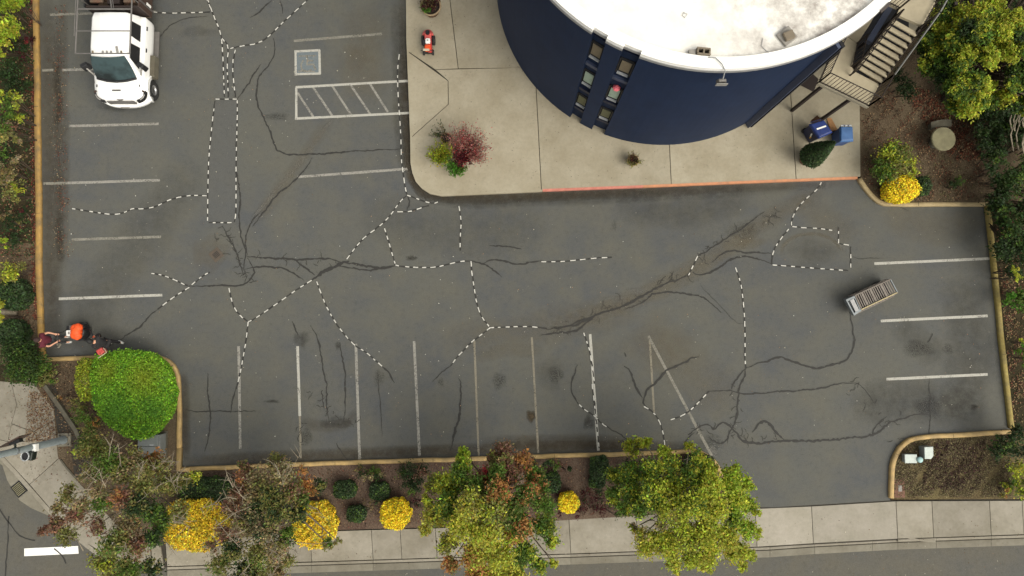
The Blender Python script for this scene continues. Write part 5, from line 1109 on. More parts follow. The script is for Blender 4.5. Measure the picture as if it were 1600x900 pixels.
def tree(label, base_px, clumps, zc, dome, cpx, rpx, leaf, dens, bark='bark', group=None, r0=.13, extra_twigs=None, fill=.4, name='tree', twig=2):
    b = P(*base_px, .07); t = thing(name, label, 'tree', (b.x, b.y, .07), group); pts = []; tg = []
    for cl in clumps:
        u, v, r, col = cl[:4]; mix = cl[4] if len(cl) > 4 else None
        d2 = ((u-cpx[0])/rpx[0])**2+((v-cpx[1])/rpx[1])**2; z = zc+dome*max(-.6, 1-d2)+random.uniform(-.35, .35); c = P(u, v, z); rr = r/(F/(CH-z))
        n = int(dens*3.3*r*r/100); pts.append(clump(c, rr*1.1, n, col, leaf*.82, mix=mix, fill=fill)); tg.append(c)
    mb = MB(); top = Vector((b.x*.6+sum(c.x for c in tg)/len(tg)*.4, b.y*.6+sum(c.y for c in tg)/len(tg)*.4, zc*.55)); mb.tube([b-Vector((0, 0, .1)), b.lerp(top, .5)+Vector((.04, .03, 0)), top, top+Vector((0, 0, .4))], [r0*1.35, r0, r0*.8, r0*.5], 10)
    mb.build('trunk', M[bark], t, True); lb = MB(); limbs(lb, b, top, tg, r0, twig)
    if extra_twigs:
        for pl in extra_twigs:
            q = [P(u, v, z) for u, v, z in pl]; lb.tube(q, list(np.linspace(.018, .004, len(q))), 5, False)
            for a_, b_ in zip(q[:-1], q[1:]):
                for _ in range(3): s = a_.lerp(b_, random.random()); e = s+Vector((random.uniform(-.4, .4), random.uniform(-.4, .4), random.uniform(-.05, .3))); lb.tube([s, e], [.010, .003], 4, False)
    lb.build('branch', M[bark], t, True); foliage('crown', pts, t); return t
# ---- the four street trees
T1 = [(150, 700, 17, 'ol'), (128, 705, 11, 'ol', 'yg'), (172, 725, 20, 'gr', 'ol'), (142, 742, 16, 'tn', 'ol'), (205, 716, 17, 'ol', 'tn'), (238, 713, 14, 'orr', 'br'), (252, 728, 14, 'ol', 'br'), (225, 758, 18, 'ol'), (262, 758, 15, 'ol'), (285, 752, 12, 'ol', 'gr'), (304, 746, 9, 'yg', 'ol'),
      (108, 772, 13, 'ol', 'br'), (120, 803, 15, 'rd', 'tn'), (88, 820, 13, 'rd', 'br'), (70, 828, 8, 'rd'), (104, 838, 13, 'ol'), (188, 778, 14, 'rd', 'orr'), (160, 785, 15, 'gr', 'tn'), (212, 790, 16, 'dg', 'ol'), (238, 800, 16, 'gr', 'dg'), (200, 818, 16, 'br', 'tn'), (150, 822, 14, 'rd', 'tn'),
      (178, 850, 20, 'ol', 'gr'), (213, 852, 17, 'rd', 'ol'), (240, 838, 14, 'dg', 'gr'), (163, 880, 18, 'ol', 'yg'), (200, 888, 18, 'gr', 'ol'), (237, 886, 14, 'dg', 'ol'), (128, 788, 12, 'tn', 'ol'), (255, 815, 14, 'gr', 'br'), (280, 800, 14, 'ol', 'br'), (190, 742, 14, 'ol', 'tn'), (150, 765, 12, 'tn'), (225, 735, 12, 'ol', 'tn'), (92, 795, 10, 'br', 'tn'), (185, 905, 20, 'ol')]
tw1 = [[(200, 755, 3.2), (190, 735, 3.9), (186, 705, 4.5), (184, 692, 4.8)], [(200, 755, 3.2), (175, 748, 3.9), (150, 742, 4.4)], [(205, 757, 3.2), (225, 740, 4.0), (250, 728, 4.5), (262, 715, 4.8)], [(200, 760, 3.1), (225, 770, 3.8), (262, 752, 4.5), (300, 748, 4.9)],
       [(172, 810, 3.6), (190, 800, 4.0), (215, 785, 4.4), (240, 765, 4.7)], [(200, 760, 3.1), (170, 770, 3.8), (140, 765, 4.3), (110, 790, 4.6)], [(250, 835, 3.6), (262, 850, 4.0), (275, 868, 4.4)], [(130, 860, 3.8), (120, 842, 4.2), (95, 835, 4.6)]]
tree('large straggly tree with olive and dusty red leaves nearest the street corner', (262, 742), T1, 3.3, 1.0, (190, 790), (125, 110), .125, 125, 'bark', 'street trees in the bed', .13, tw1+rand_twigs(190, 785, 100, 85, 13, 3.6, 3), .3, 'street_tree')
T2 = [(432, 722, 12, 'ol', 'tn'), (440, 742, 17, 'tn', 'ol'), (405, 752, 18, 'tn', 'ol'), (375, 770, 15, 'rd', 'br'), (383, 748, 12, 'rd', 'orr'), (420, 775, 18, 'ol', 'dg'), (455, 770, 16, 'ol', 'rd'), (480, 762, 14, 'orr', 'br'), (498, 758, 11, 'dg', 'ol'), (362, 795, 15, 'rd', 'br'), (398, 800, 18, 'dg', 'tn'),
      (432, 800, 18, 'ol', 'dg'), (462, 803, 15, 'dg', 'ol'), (382, 822, 17, 'tn', 'ol'), (414, 830, 17, 'tn', 'dg'), (352, 830, 13, 'rd', 'tn'), (362, 860, 17, 'dg', 'ol'), (400, 865, 18, 'ol', 'gr'), (432, 860, 17, 'tn', 'ol'), (445, 838, 14, 'gr', 'dg'), (342, 885, 16, 'ol', 'gr'), (382, 892, 18, 'dg', 'ol'), (430, 888, 16, 'ol', 'br'), (512, 850, 9, 'ol', 'gr'), (527, 845, 6, 'ol'),
      (380, 735, 12, 'ol', 'rd'), (478, 785, 12, 'gr', 'ol'), (330, 855, 10, 'tn', 'rd'), (450, 878, 10, 'ol'), (395, 775, 16, 'br', 'tn'), (400, 905, 18, 'ol'), (470, 735, 8, 'orr', 'tn')]
tw2 = [[(420, 810, 3.0), (430, 780, 3.8), (445, 750, 4.4), (470, 708, 5.0)], [(400, 800, 3.4), (425, 785, 3.9), (470, 770, 4.5)], [(380, 850, 3.5), (410, 830, 4.0), (460, 815, 4.6)], [(400, 840, 3.3), (440, 850, 4.0), (465, 862, 4.5)], [(340, 820, 4.0), (370, 800, 4.3), (395, 790, 4.5)], [(400, 880, 3.6), (360, 840, 4.3), (335, 810, 4.7)], [(430, 770, 3.6), (445, 735, 4.4), (458, 722, 4.8)], [(440, 845, 3.8), (490, 850, 4.3), (530, 845, 4.8)]]
tree('straggly grey twigged tree between the two tall yellow shrubs', (462, 752), T2, 3.2, 1.1, (415, 810), (105, 105), .12, 120, 'bark', 'street trees in the bed', .13, tw2+rand_twigs(415, 810, 85, 80, 13, 3.6, 4), .3, 'street_tree')
T3 = [(724, 708, 8, 'bl'), (721, 727, 12, 'bl', 'gr'), (788, 703, 12, 'rd', 'br'), (770, 715, 9, 'ol', 'rd'), (700, 757, 18, 'yg', 'gr'), (678, 757, 12, 'ol', 'yg'), (760, 742, 12, 'cr', 'rd'), (742, 760, 18, 'gr', 'ol'), (795, 742, 14, 'rd', 'gr'), (780, 770, 17, 'orr', 'gr'), (700, 790, 18, 'gr', 'yg'), (735, 790, 19, 'yo', 'ol'), (768, 800, 20, 'ol', 'yg'),
      (678, 808, 15, 'yo', 'ol'), (718, 822, 19, 'yo', 'yg'), (758, 835, 21, 'yo', 'yg'), (800, 800, 19, 'gr', 'ol'), (822, 772, 15, 'gr', 'orr'), (816, 722, 14, 'orr', 'rd'), (836, 742, 14, 'gr', 'orr'), (846, 762, 10, 'orr', 'gr'), (850, 790, 15, 'gr', 'ol'), (815, 826, 15, 'orr', 'gr'), (850, 822, 16, 'gr', 'yg'), (700, 850, 14, 'ol', 'yg'), (740, 868, 18, 'yo', 'orr'),
      (780, 868, 20, 'yo', 'yg'), (820, 866, 17, 'gr', 'yg'), (862, 845, 10, 'yg', 'gr'), (702, 882, 11, 'orr', 'ol'), (745, 898, 16, 'orr', 'yg'), (800, 897, 17, 'yo'), (842, 885, 11, 'gr', 'yg'), (664, 828, 8, 'yo'), (668, 780, 8, 'yg'), (775, 740, 12, 'gr'), (750, 815, 15, 'yg'), (800, 835, 14, 'yg', 'orr'), (865, 880, 6, 'yg'), (790, 720, 10, 'ol', 'rd'), (720, 745, 12, 'gr', 'bl'), (770, 905, 16, 'yo')]
tree('full tree with green and orange autumn leaves in the middle of the bottom bed', (774, 752), T3, 3.6, 1.6, (765, 805), (105, 110), .125, 210, 'barkd', 'street trees in the bed', .12, None, .35, 'street_tree')
T4 = [(990, 698, 13, 'yg', 'ol'), (1010, 693, 8, 'yg'), (1038, 706, 9, 'yg', 'bl'), (1077, 698, 7, 'yg', 'bl'), (1046, 726, 14, 'yg', 'gr'), (962, 742, 12, 'gr', 'yg'), (985, 740, 15, 'gr', 'yg'), (1018, 738, 16, 'gr', 'yg'), (958, 775, 12, 'gr', 'yg'), (985, 772, 16, 'gr', 'yg'), (1020, 768, 18, 'yg', 'gr'), (1052, 760, 18, 'yg', 'gr'), (1085, 745, 18, 'gr', 'yg'),
      (1108, 733, 13, 'yg', 'bl'), (1110, 760, 18, 'yg'), (1140, 752, 17, 'bl', 'yg'), (1148, 738, 10, 'bl'), (1168, 757, 10, 'bl', 'yg'), (1150, 780, 17, 'yg', 'bl'), (1172, 790, 11, 'bl', 'yg'), (1182, 800, 6, 'yg'), (1048, 795, 19, 'yg', 'ol'), (1080, 790, 20, 'yg', 'gr'), (1115, 795, 20, 'yg', 'yo'), (1148, 812, 15, 'bl', 'gr'), (1170, 828, 12, 'bl', 'yg'), (1185, 834, 7, 'yg'),
      (1015, 850, 18, 'yo', 'yg'), (1045, 850, 19, 'yg', 'yo'), (1075, 840, 20, 'yg', 'ol'), (1105, 830, 20, 'yg', 'yo'), (1135, 840, 18, 'yo', 'yg'), (1150, 862, 16, 'yg', 'yo'), (1168, 868, 10, 'yg'), (1110, 865, 17, 'yg', 'yo'), (1080, 872, 15, 'yg'), (1050, 880, 12, 'yo', 'yg'), (1057, 892, 6, 'yg'), (1105, 885, 9, 'yo'), (1005, 835, 9, 'yo', 'tn'), (990, 825, 7, 'tn', 'yg'), (1035, 818, 8, 'ol', 'tn'),
      (1090, 715, 10, 'yg', 'gr'), (1000, 795, 13, 'gr', 'yg'), (975, 795, 10, 'gr', 'yg'), (1030, 785, 14, 'gr', 'yg'), (1060, 820, 12, 'yg'), (1160, 885, 7, 'yg')]
tree('full yellow green tree overhanging the driveway and pavement', (1042, 765), T4, 3.4, 1.5, (1078, 790), (115, 105), .12, 215, 'bark', 'street trees in the bed', .12, [[(1036, 832, 3.2), (1045, 812, 3.8), (1060, 790, 4.4)], [(1036, 832, 3.2), (1030, 815, 3.6), (1020, 800, 4.2)], [(1036, 832, 3.2), (1060, 845, 3.9), (1100, 855, 4.5)]], .35, 'street_tree')
# ---- big tree at the upper right
rr5 = random.Random(5); T5 = []
for i in range(170):
    u = rr5.uniform(1446, 1680); v = rr5.uniform(-60, 175)
    lim = np.interp(v, [-60, 20, 60, 120, 150, 178], [1480, 1462, 1440, 1430, 1478, 1505])
    if u < lim: continue
    yy = (abs(u-1545) < 36 and v > 10) or (u > 1500 and v < 30) or (abs(u-1490) < 20 and 15 < v < 55)
    c = ('yg', 'yg') if yy and rr5.random() < .6 else (('gr', 'yg') if rr5.random() < .75 else ('dg', 'gr')); T5.append((u, v, rr5.uniform(7, 15), *c))
T5 += [(1506, 172, 9, 'yg', 'gr'), (1575, 155, 12, 'yg', 'ly'), (1450, 105, 12, 'gr'), (1462, 80, 14, 'gr', 'yg'), (1500, 130, 16, 'gr', 'yg'), (1480, 100, 16, 'gr', 'dg'), (1590, 40, 15, 'yg'), (1535, 30, 16, 'yg', 'gr')]
tree('large broad tree with yellow green patches beside the outdoor stair', (1480, 155), T5, 3.2, 2.2, (1570, 60), (170, 150), .13, 190, 'barkd', None, .2, None, .3, 'broad_tree')
UG = 1
# ---- shrubs: mass of stems + leaves
def shrub(label, clumps, zc, leaf, dens, group=None, name='shrub', cat='shrub', dome=.3, m='leaf', asp=.5, stems=True, base=None, flat=.75, fill=.5):
    us = [c[0] for c in clumps]; vs_ = [c[1] for c in clumps]; cu, cv = (base or (sum(us)/len(us), sum(vs_)/len(vs_))); b = P(cu, cv, zc); b.z = .07; t = thing(name, label, cat, (b.x, b.y, .07), group); pts = []; tg = []
    for cl in clumps:
        u, v, r, col = cl[:4]; mix = cl[4] if len(cl) > 4 else None; z = zc+random.uniform(-.12, .12)+dome*random.random(); c = P(u, v, z); rr = r/(F/(CH-z)); pts.append(clump(c, rr*1.05, int(dens*1.9*r*r/100), col, leaf, mix=mix, asp=asp, flat=flat, fill=fill)); tg.append(c)
    if stems:
        mb = MB()
        for c in tg:
            for _ in range(4): e = c+Vector((random.uniform(-.2, .2), random.uniform(-.2, .2), .05)); g0 = Vector((b.x*.35+c.x*.65, b.y*.35+c.y*.65, .05)); mb.tube([g0, g0.lerp(e, .5)+Vector((.03, -.02, .05)), e], [.018, .012, .005], 4, False)
        setp(mb.build('stem', M['barkd'], t), kind='stuff')
    foliage('foliage', pts, t, m); return t
def mound(label, px, h, col, mix, leaf, n, name='clipped_shrub', group=None, z0=.07, rough=.05, cat='shrub', patches=None, top=.62, mixp=.22, boxy=2.6, gapk=0.):
    """clipped shrub: px = (u, v, half-width px, half-height px) or polygon in photo pixels"""
    if len(px) == 4 and not hasattr(px[0], '__len__'):
        u, v, a, b = px; poly = [(u+a*math.copysign(abs(math.cos(t_))**(2/boxy), math.cos(t_)), v+b*math.copysign(abs(math.sin(t_))**(2/boxy), math.sin(t_))) for t_ in np.linspace(0, 2*math.pi, 29)[:-1]]
    else: poly = px
    zt = z0+h; w_ = [P(p[0], p[1], z0+h*.45) for p in poly]; c = sum(w_, Vector())/len(w_); c.z = z0; t = thing(name, label, cat, (c.x, c.y, z0), group)
    ang = np.array([math.atan2(p.y-c.y, p.x-c.x) for p in w_]); rad = np.array([math.hypot(p.x-c.x, p.y-c.y) for p in w_]); o_ = np.argsort(ang); ang, rad = ang[o_], rad[o_]
    A_ = np.concatenate([ang-2*np.pi, ang, ang+2*np.pi]); R_ = np.tile(rad, 3)
    def surf(th, s):   # s: 0 at the top centre .. 1 at the ground
        r = np.interp(th, A_, R_); lam = 1+rough*np.sin(5*th+2)*s+rough*.8*np.sin(11*th+1)*s; rho = np.minimum(s/top, 1)**.9; z = np.where(s < top, z0+h*(1-.30*(s/top)**2.2), z0+h*.70*(1-(s-top)/(1-top))); rho = np.where(s < top, rho, 1-.10*((s-top)/(1-top))**2); return r*rho*lam, z
    # core: leaf colour darkened to paint the shade between the leaves
    mb = MB(); secs = []
    for s in np.linspace(1, .02, 12):
        th = np.linspace(-np.pi, np.pi, 33)[:-1]; r, z = surf(th, np.full(32, s)); secs.append([(c.x+r[i]*.93*math.cos(th[i]), c.y+r[i]*.93*math.sin(th[i]), z0+(z[i]-z0)*.93) for i in range(32)])
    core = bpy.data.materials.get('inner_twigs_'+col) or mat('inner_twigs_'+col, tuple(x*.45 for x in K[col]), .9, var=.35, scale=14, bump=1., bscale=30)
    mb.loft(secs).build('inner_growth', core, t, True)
    th = rng.uniform(-np.pi, np.pi, n); s = np.where(rng.random(n) < .74, top*np.sqrt(rng.random(n)), top+(1-top)*rng.random(n)); r, z = surf(th, s)
    bump_ = .035*np.sin(9*r*np.cos(th)/.5+3)*np.cos(8*r*np.sin(th)/.5); jit = rng.normal(0, .035, n)+np.abs(rng.normal(0, .05, n)); k = 1+jit*.5
    x = c.x+r*k*np.cos(th); y = c.y+r*k*np.sin(th); z = z+jit*.8+bump_
    nrm = np.stack([np.cos(th)*np.clip((s-top*.6)*2, .1, 1), np.sin(th)*np.clip((s-top*.6)*2, .1, 1), np.where(s < top, 1., .25)], 1)
    cols = jitter(col, n, .38, .12); sel = (np.sin(x*6.1+1)*np.sin(y*5.3+2)+rng.normal(0, .5, n)) > .75
    cols[sel & (rng.random(n) < mixp*3)] = jitter(mix, int((sel & (rng.random(n) < 2)).sum()))[:1].repeat(1, 0)[0]*1.0 if False else cols[sel & (rng.random(n) < mixp*3)] if False else K[mix]
    cols = cols*np.exp(rng.normal(0, .12, (n, 1)))
    if patches:
        for (pu, pv, pr, pc) in patches:
            q = P(pu, pv, zt*.8); dd_ = np.hypot(x-q.x, y-q.y); w2_ = np.clip(1-dd_/(pr/38), 0, 1)[:, None]*.85; cols = cols*(1-w2_)+np.array(K[pc])[None, :]*w2_*np.exp(rng.normal(0, .2, (n, 1)))
    if gapk:
        keep = (np.sin(x*7.3)*np.sin(y*8.1)+.5*np.sin(x*15+y*11)+rng.normal(0, .25, n)) < gapk; x, y, z, nrm, cols = x[keep], y[keep], z[keep], nrm[keep], cols[keep]
    foliage('foliage', [leaf_quads(np.stack([x, y, z], 1), nrm, leaf, cols, .62, .55)], t, 'leaf_s'); return t
# the bright green mound and its paler neighbour
mound('large bright green rounded bush filling the corner of the yellow kerb', [(152, 578), (158, 562), (178, 552), (200, 549), (232, 553), (255, 562), (268, 580), (273, 600), (273, 625), (268, 648), (255, 668), (240, 678), (220, 682), (200, 676), (183, 664), (165, 645), (156, 628), (152, 600)], 1.0, 'md', 'em', .072, 34000, patches=[(228, 590, 36, 'lm'), (170, 580, 26, 'lm'), (185, 640, 34, 'em'), (240, 640, 24, 'em')], rough=.02)
mound('narrow olive green bush against the left side of the bright green bush', (139, 592, 14.5, 33), .7, 'lm', 'ol', .075, 4200, boxy=2.2)
g_ = 'yellow leaved shrubs'
mound('large squarish golden yellow shrub between the two straggly street trees', (311, 818, 47, 38), 1.05, 'mu', 'yo', .085, 9000, 'yellow_shrub', g_, gapk=1.25, boxy=3.0)
mound('golden yellow shrub half covered by the second straggly street tree', (493, 818, 33, 34), 1.0, 'mu', 'yo', .085, 6200, 'yellow_shrub', g_, gapk=1.2)
mound('round golden yellow shrub left of the orange and green tree', (619, 801, 23, 23), .9, 'ye', 'ly', .075, 3600, 'yellow_shrub', g_, gapk=1.3, boxy=2.1)
mound('smallest golden yellow shrub between the orange and the yellow green trees', (888, 784, 16, 15.5), .7, 'ye', 'bl', .07, 2200, 'yellow_shrub', g_, gapk=1.2, boxy=2.1)
mound('golden yellow shrub at the curved kerb below the olive bush', (1405, 297, 25, 20), .9, 'ye', 'ly', .075, 4000, 'yellow_shrub', g_, gapk=1.35, boxy=2.2)
g_ = 'low dark green clipped shrubs'
for label, px, h, n_ in (('dark green block shrub left of the round golden shrub, upper left of its pair', (540, 764, 17, 13), .5, 2600), ('dark green block shrub directly above the round golden shrub', (594, 767, 15, 13), .5, 2400), ('darkest low shrub just left of the round golden shrub', (558, 802, 14, 12), .45, 2200),
                     ('small dark green shrub right of the golden shrub at the curved kerb', (1437, 292, 12, 14), .6, 2200), ('dark green block shrub directly above the smallest golden shrub', (863, 753, 12, 15), .5, 2000), ('long dark green hedge behind the large squarish golden shrub', (328, 765, 48, 18), .6, 5000),
                     ('dark green hedge under the kerb left of the yellow green tree', (936, 730, 14, 18), .6, 2600), ('dark green low shrub below the hedge left of the yellow green tree', (932, 752, 12, 9), .45, 1500), ('dark green shrub at the right end under the yellow green tree', (1092, 730, 24, 20), .6, 2600)):
    mound(label, px, h, 'dg' if 'long' not in label else 'dg', 'gr', .07, n_, 'dark_shrub', g_, boxy=3.2, rough=.06)
shrub('loose dark shrub under the kerb above the block shrubs', [(565, 737, 10, 'dg', 'br'), (583, 737, 11, 'gr', 'rd'), (592, 745, 8, 'dg', 'tn'), (574, 748, 8, 'tn', 'gr')], .4, .08, 130)
shrub('loose dark shrub under the kerb left of the orange and green tree', [(635, 735, 13, 'dg', 'gr'), (650, 740, 14, 'dg', 'rd'), (638, 752, 12, 'dg'), (655, 757, 10, 'dg'), (645, 765, 9, 'gr', 'dg'), (663, 735, 9, 'dg', 'rd')], .45, .08, 130)
shrub('loose shrub left of the dark block shrubs beside the straggly tree', [(575, 790, 10, 'dg', 'br'), (590, 783, 6, 'dg', 'br'), (650, 788, 8, 'mr', 'dg'), (660, 782, 7, 'mr')], .35, .07, 90)
shrub('low dark hedge under the kerb right of the orange and green tree', [(835, 722, 8, 'dg'), (855, 722, 9, 'dg', 'gr'), (872, 727, 9, 'gr', 'rd'), (885, 733, 7, 'dg')], .4, .08, 130)
shrub('dark maroon ground cover around the smallest golden shrub', [(872, 800, 8, 'mr', 'dg'), (905, 802, 8, 'mr'), (920, 790, 12, 'mr', 'dg'), (915, 770, 10, 'mr', 'br'), (938, 775, 13, 'dg', 'mr'), (935, 797, 12, 'mr', 'dg'), (960, 800, 9, 'dg', 'mr'), (870, 775, 6, 'mr')], .25, .07, 80)
shrub('dark undergrowth beneath the yellow green tree', [(1010, 740, 20, 'dg', 'gr'), (1045, 745, 20, 'dg', 'gr'), (1080, 760, 20, 'dg', 'gr'), (1000, 775, 20, 'dg', 'gr'), (1040, 780, 18, 'dg', 'mr'), (980, 750, 16, 'dg', 'gr'), (1085, 782, 14, 'dg'), (985, 728, 10, 'dg'), (1045, 722, 10, 'dg')], .4, .09, 90)
shrub('tall olive green bush above the golden shrub at the curved kerb', [(1395, 240, 20, 'yg', 'gr'), (1375, 262, 15, 'gr', 'ol'), (1398, 262, 18, 'ol', 'yg'), (1418, 252, 13, 'yg', 'ol'), (1385, 276, 12, 'gr', 'yg'), (1412, 236, 12, 'ol'), (1425, 268, 9, 'ol', 'yg')], .9, .10, 160)
shrub('small dark green shrub on bare ground below the stone table', [(1494, 286, 9, 'hg', 'dg'), (1500, 282, 7, 'gr', 'hg'), (1487, 290, 6, 'dg')], .3, .07, 170)
shrub('dark fir bush in the shade below the outdoor stair', [(1412, 132, 16, 'dg'), (1420, 145, 12, 'dg', 'hg'), (1405, 118, 12, 'dg')], .9, .09, 120)
U5 = [(1440+random.Random(i).uniform(0, 200), random.Random(i+50).uniform(-30, 200), random.Random(i+9).uniform(13, 19)) for i in range(70)]
shrub('dark undergrowth beneath the broad tree beside the stair', [(u, v, r_, 'dg', 'hg') for u, v, r_ in U5 if u > np.interp(v, [-30, 100, 150, 200], [1490, 1450, 1480, 1535])], .5, .11, 60)
# right-hand hedge and planting
rr6 = random.Random(9); H1 = []
for i in range(62):
    v = rr6.uniform(170, 400); lo = np.interp(v, [170, 200, 260, 330, 400], [1515, 1528, 1535, 1545, 1560]); u = rr6.uniform(lo+8, 1650); H1.append((u, v, rr6.uniform(11, 17), *(('dg', 'hg') if u < 1572 or rr6.random() < .25 else ('hg', 'gr'))))
H1 += [(1533, 200, 14, 'dg', 'hg'), (1540, 235, 14, 'dg', 'hg'), (1545, 265, 13, 'dg', 'hg'), (1552, 215, 14, 'hg', 'dg'), (1560, 250, 14, 'hg', 'gr'), (1530, 175, 12, 'dg')]
shrub('tall dark green hedge along the upper right edge of the car park', H1, 1.0, .11, 95, name='hedge', cat='hedge', dome=.6)
shrub('bare curving grey branches at the top of the right hedge', [(1590, 190, 5, 'tn')], .9, .05, 40, name='bare_branches', cat='shrub')
b = bpy.data.objects['bare_branches']; mb = MB()
for k in range(9):
    u0, v0 = 1592+random.uniform(-10, 12), 230+random.uniform(-20, 20); mb.tube([P(u0, v0, 1.0), P(u0-4, v0-25, 1.9), P(u0+2, v0-45, 2.3), P(u0+14, v0-60, 2.2)], [.03, .025, .018, .008], 5, False)
mb.build('branch', M['bark'], b, True)
shrub('dark green shrub row beside the kerb right of the stall lines', [(1588, 420, 16, 'dg', 'hg'), (1600, 400, 14, 'dg'), (1578, 400, 10, 'hg', 'dg'), (1600, 470, 12, 'gr', 'em')], .8, .1, 110)
shrub('bright yellow green sprig at the right edge above the lower shrubs', [(1586, 420, 7, 'yg', 'ly'), (1590, 432, 8, 'yg', 'ly')], 1.4, .09, 120)
shrub('glossy green shrub at the right edge beside the second stall line', [(1582, 470, 11, 'em', 'gr'), (1592, 460, 10, 'gr', 'em'), (1600, 478, 10, 'gr')], .7, .12, 110)
shrub('small green shrub at the right edge beside the third stall line', [(1598, 545, 8, 'em', 'gr'), (1602, 565, 8, 'gr'), (1600, 530, 6, 'yg')], .6, .1, 110)
shrub('dark leafy shrub in the corner at the right end of the dry bed', [(1575, 692, 17, 'dg', 'gr'), (1592, 680, 14, 'dg'), (1560, 705, 12, 'dg', 'hg'), (1595, 705, 14, 'dg')], .8, .1, 120)
shrub('yellow green shrub at the right edge of the dry bed', [(1590, 735, 14, 'yg', 'ol'), (1582, 760, 12, 'gr', 'yg'), (1600, 762, 14, 'yg', 'gr'), (1570, 770, 7, 'ol', 'orr')], .6, .1, 120)
# left-hand planting
shrub('bright yellow green maple foliage at the top left corner', [(8, 5, 16, 'bl', 'yg'), (25, -2, 13, 'bl', 'yg'), (12, 40, 15, 'yg', 'bl'), (22, 50, 9, 'bl'), (0, 60, 14, 'yg', 'bl'), (0, 85, 7, 'yg', 'gr'), (34, 5, 5, 'bl')], 1.2, .14, 130, name='maple_shrub', cat='shrub', dome=.5)
shrub('green and rusty shrub below the maple foliage at the left edge', [(8, 150, 14, 'gr', 'yg'), (22, 158, 12, 'yg', 'ol'), (10, 175, 13, 'gr', 'hg'), (28, 182, 10, 'yg', 'gr'), (5, 205, 15, 'ol', 'gr'), (25, 215, 10, 'ol', 'tn'), (20, 195, 9, 'rd', 'tn')], 1.3, .11, 100)
shrub('dark green shrub at the left edge below the bright maple foliage', [(15, 110, 18, 'dg', 'hg'), (35, 130, 12, 'dg', 'hg'), (10, 125, 16, 'dg'), (40, 95, 9, 'mr', 'dg'), (30, 70, 12, 'dg', 'mr'), (45, 60, 8, 'mr', 'cr')], .5, .1, 100)
shrub('grey twigged shrub with olive leaves at the left edge', [(5, 245, 14, 'dg', 'gr'), (30, 250, 10, 'tn', 'br'), (12, 280, 15, 'ol', 'tn'), (30, 292, 11, 'yg', 'ol'), (15, 300, 12, 'ol', 'br'), (10, 265, 13, 'br', 'tn'), (22, 310, 8, 'ol')], 1.1, .10, 100)
shrub('dark shrub with a pale green tip at the middle of the left edge', [(5, 340, 16, 'dg', 'br'), (22, 345, 12, 'dg', 'ol'), (5, 382, 8, 'bl', 'gr'), (18, 375, 12, 'dg'), (38, 330, 9, 'dg', 'mr')], .7, .1, 80)
shrub('yellow green shrub at the left edge beside the lower stalls', [(15, 425, 14, 'yg', 'ol'), (28, 420, 11, 'yg', 'ol'), (5, 430, 12, 'ol', 'yg')], 1.0, .1, 130)
mound('round dark green shrub below the yellow green shrub at the left edge', (25, 460, 21, 24), .9, 'dg', 'hg', .09, 3600, 'dark_shrub', boxy=2.3)
shrub('yellow leaved sprigs at the left edge beside a fallen log', [(2, 478, 8, 'yo', 'ly'), (3, 497, 8, 'ly', 'yo')], 1.0, .1, 110)
mound('round dark green shrub at the left edge beside the person in maroon', (22, 520, 20, 20), .9, 'dg', 'hg', .09, 3200, 'dark_shrub', boxy=2.3)
shrub('large feathery dark green bush at the kerb corner beside the person in maroon', [(20, 545, 18, 'hg', 'dg'), (38, 555, 20, 'hg', 'gr'), (55, 570, 18, 'hg', 'gr'), (30, 580, 17, 'hg', 'gr'), (50, 590, 14, 'hg', 'gr'), (70, 580, 13, 'gr', 'ol'), (80, 592, 9, 'ol', 'gr'), (15, 565, 15, 'hg'), (40, 535, 12, 'dg', 'hg'), (68, 595, 9, 'ol', 'hg')], .8, .09, 200)
shrub('olive green shrub below the bright green bush', [(122, 640, 11, 'ol', 'gr'), (130, 655, 13, 'gr', 'ol'), (140, 670, 13, 'ol', 'gr'), (118, 628, 7, 'ol', 'br'), (135, 690, 12, 'gr', 'ol'), (148, 660, 8, 'ol', 'orr')], .5, .08, 170)
shrub('dry rusty tuft between the low wall and the olive shrub', [(98, 618, 8, 'orr', 'tn'), (108, 622, 6, 'tn', 'orr')], .2, .06, 70)
lg = P(12, 487, .2); lo_ = MB().tube([P(-10, 487, .25), P(10, 488, .22), P(26, 489, .2)], [.14, .12, .09], 10).build('fallen_log', M['bark'], None, True, loc=(lg.x, lg.y, .07)); setp(lo_, 'short grey log lying at the left edge between the two dark round shrubs', 'log')
# ---- potted plants on the plaza
def pot(label, px, r, h, name='potted_plant', m='pot', group='potted plants on the plaza'):
    c = P(*px, .15+h*.5); t = thing(name, label, 'potted plant', (c.x, c.y, .15), group)
    MB().lathe((c.x, c.y, .15), [(r*.68, 0), (r*.92, h*.7), (r, h*.85), (r*1.04, h), (r*.90, h), (r*.86, h*.86)], 24).build('pot', M[m], t, True)
    secs = []
    for k in range(25):
        a_ = 2*math.pi*k/24; secs.append([(c.x+q*math.cos(a_), c.y+q*math.sin(a_), .15+z) for q, z in ((r*1.05, h*.93), (r*1.05, h*1.02), (r*.90, h*1.02), (r*.90, h*.93))])
    MB().loft(secs, False).build('rim', M['potrim'], t, True); MB().lathe((c.x, c.y, .15+h*.80), [(r*.1, 0), (r*.9, .0), (r*.88, .03), (.01, .05)], 20).build('soil', M['potsoil'], t, True)
    return t, c, .15+h
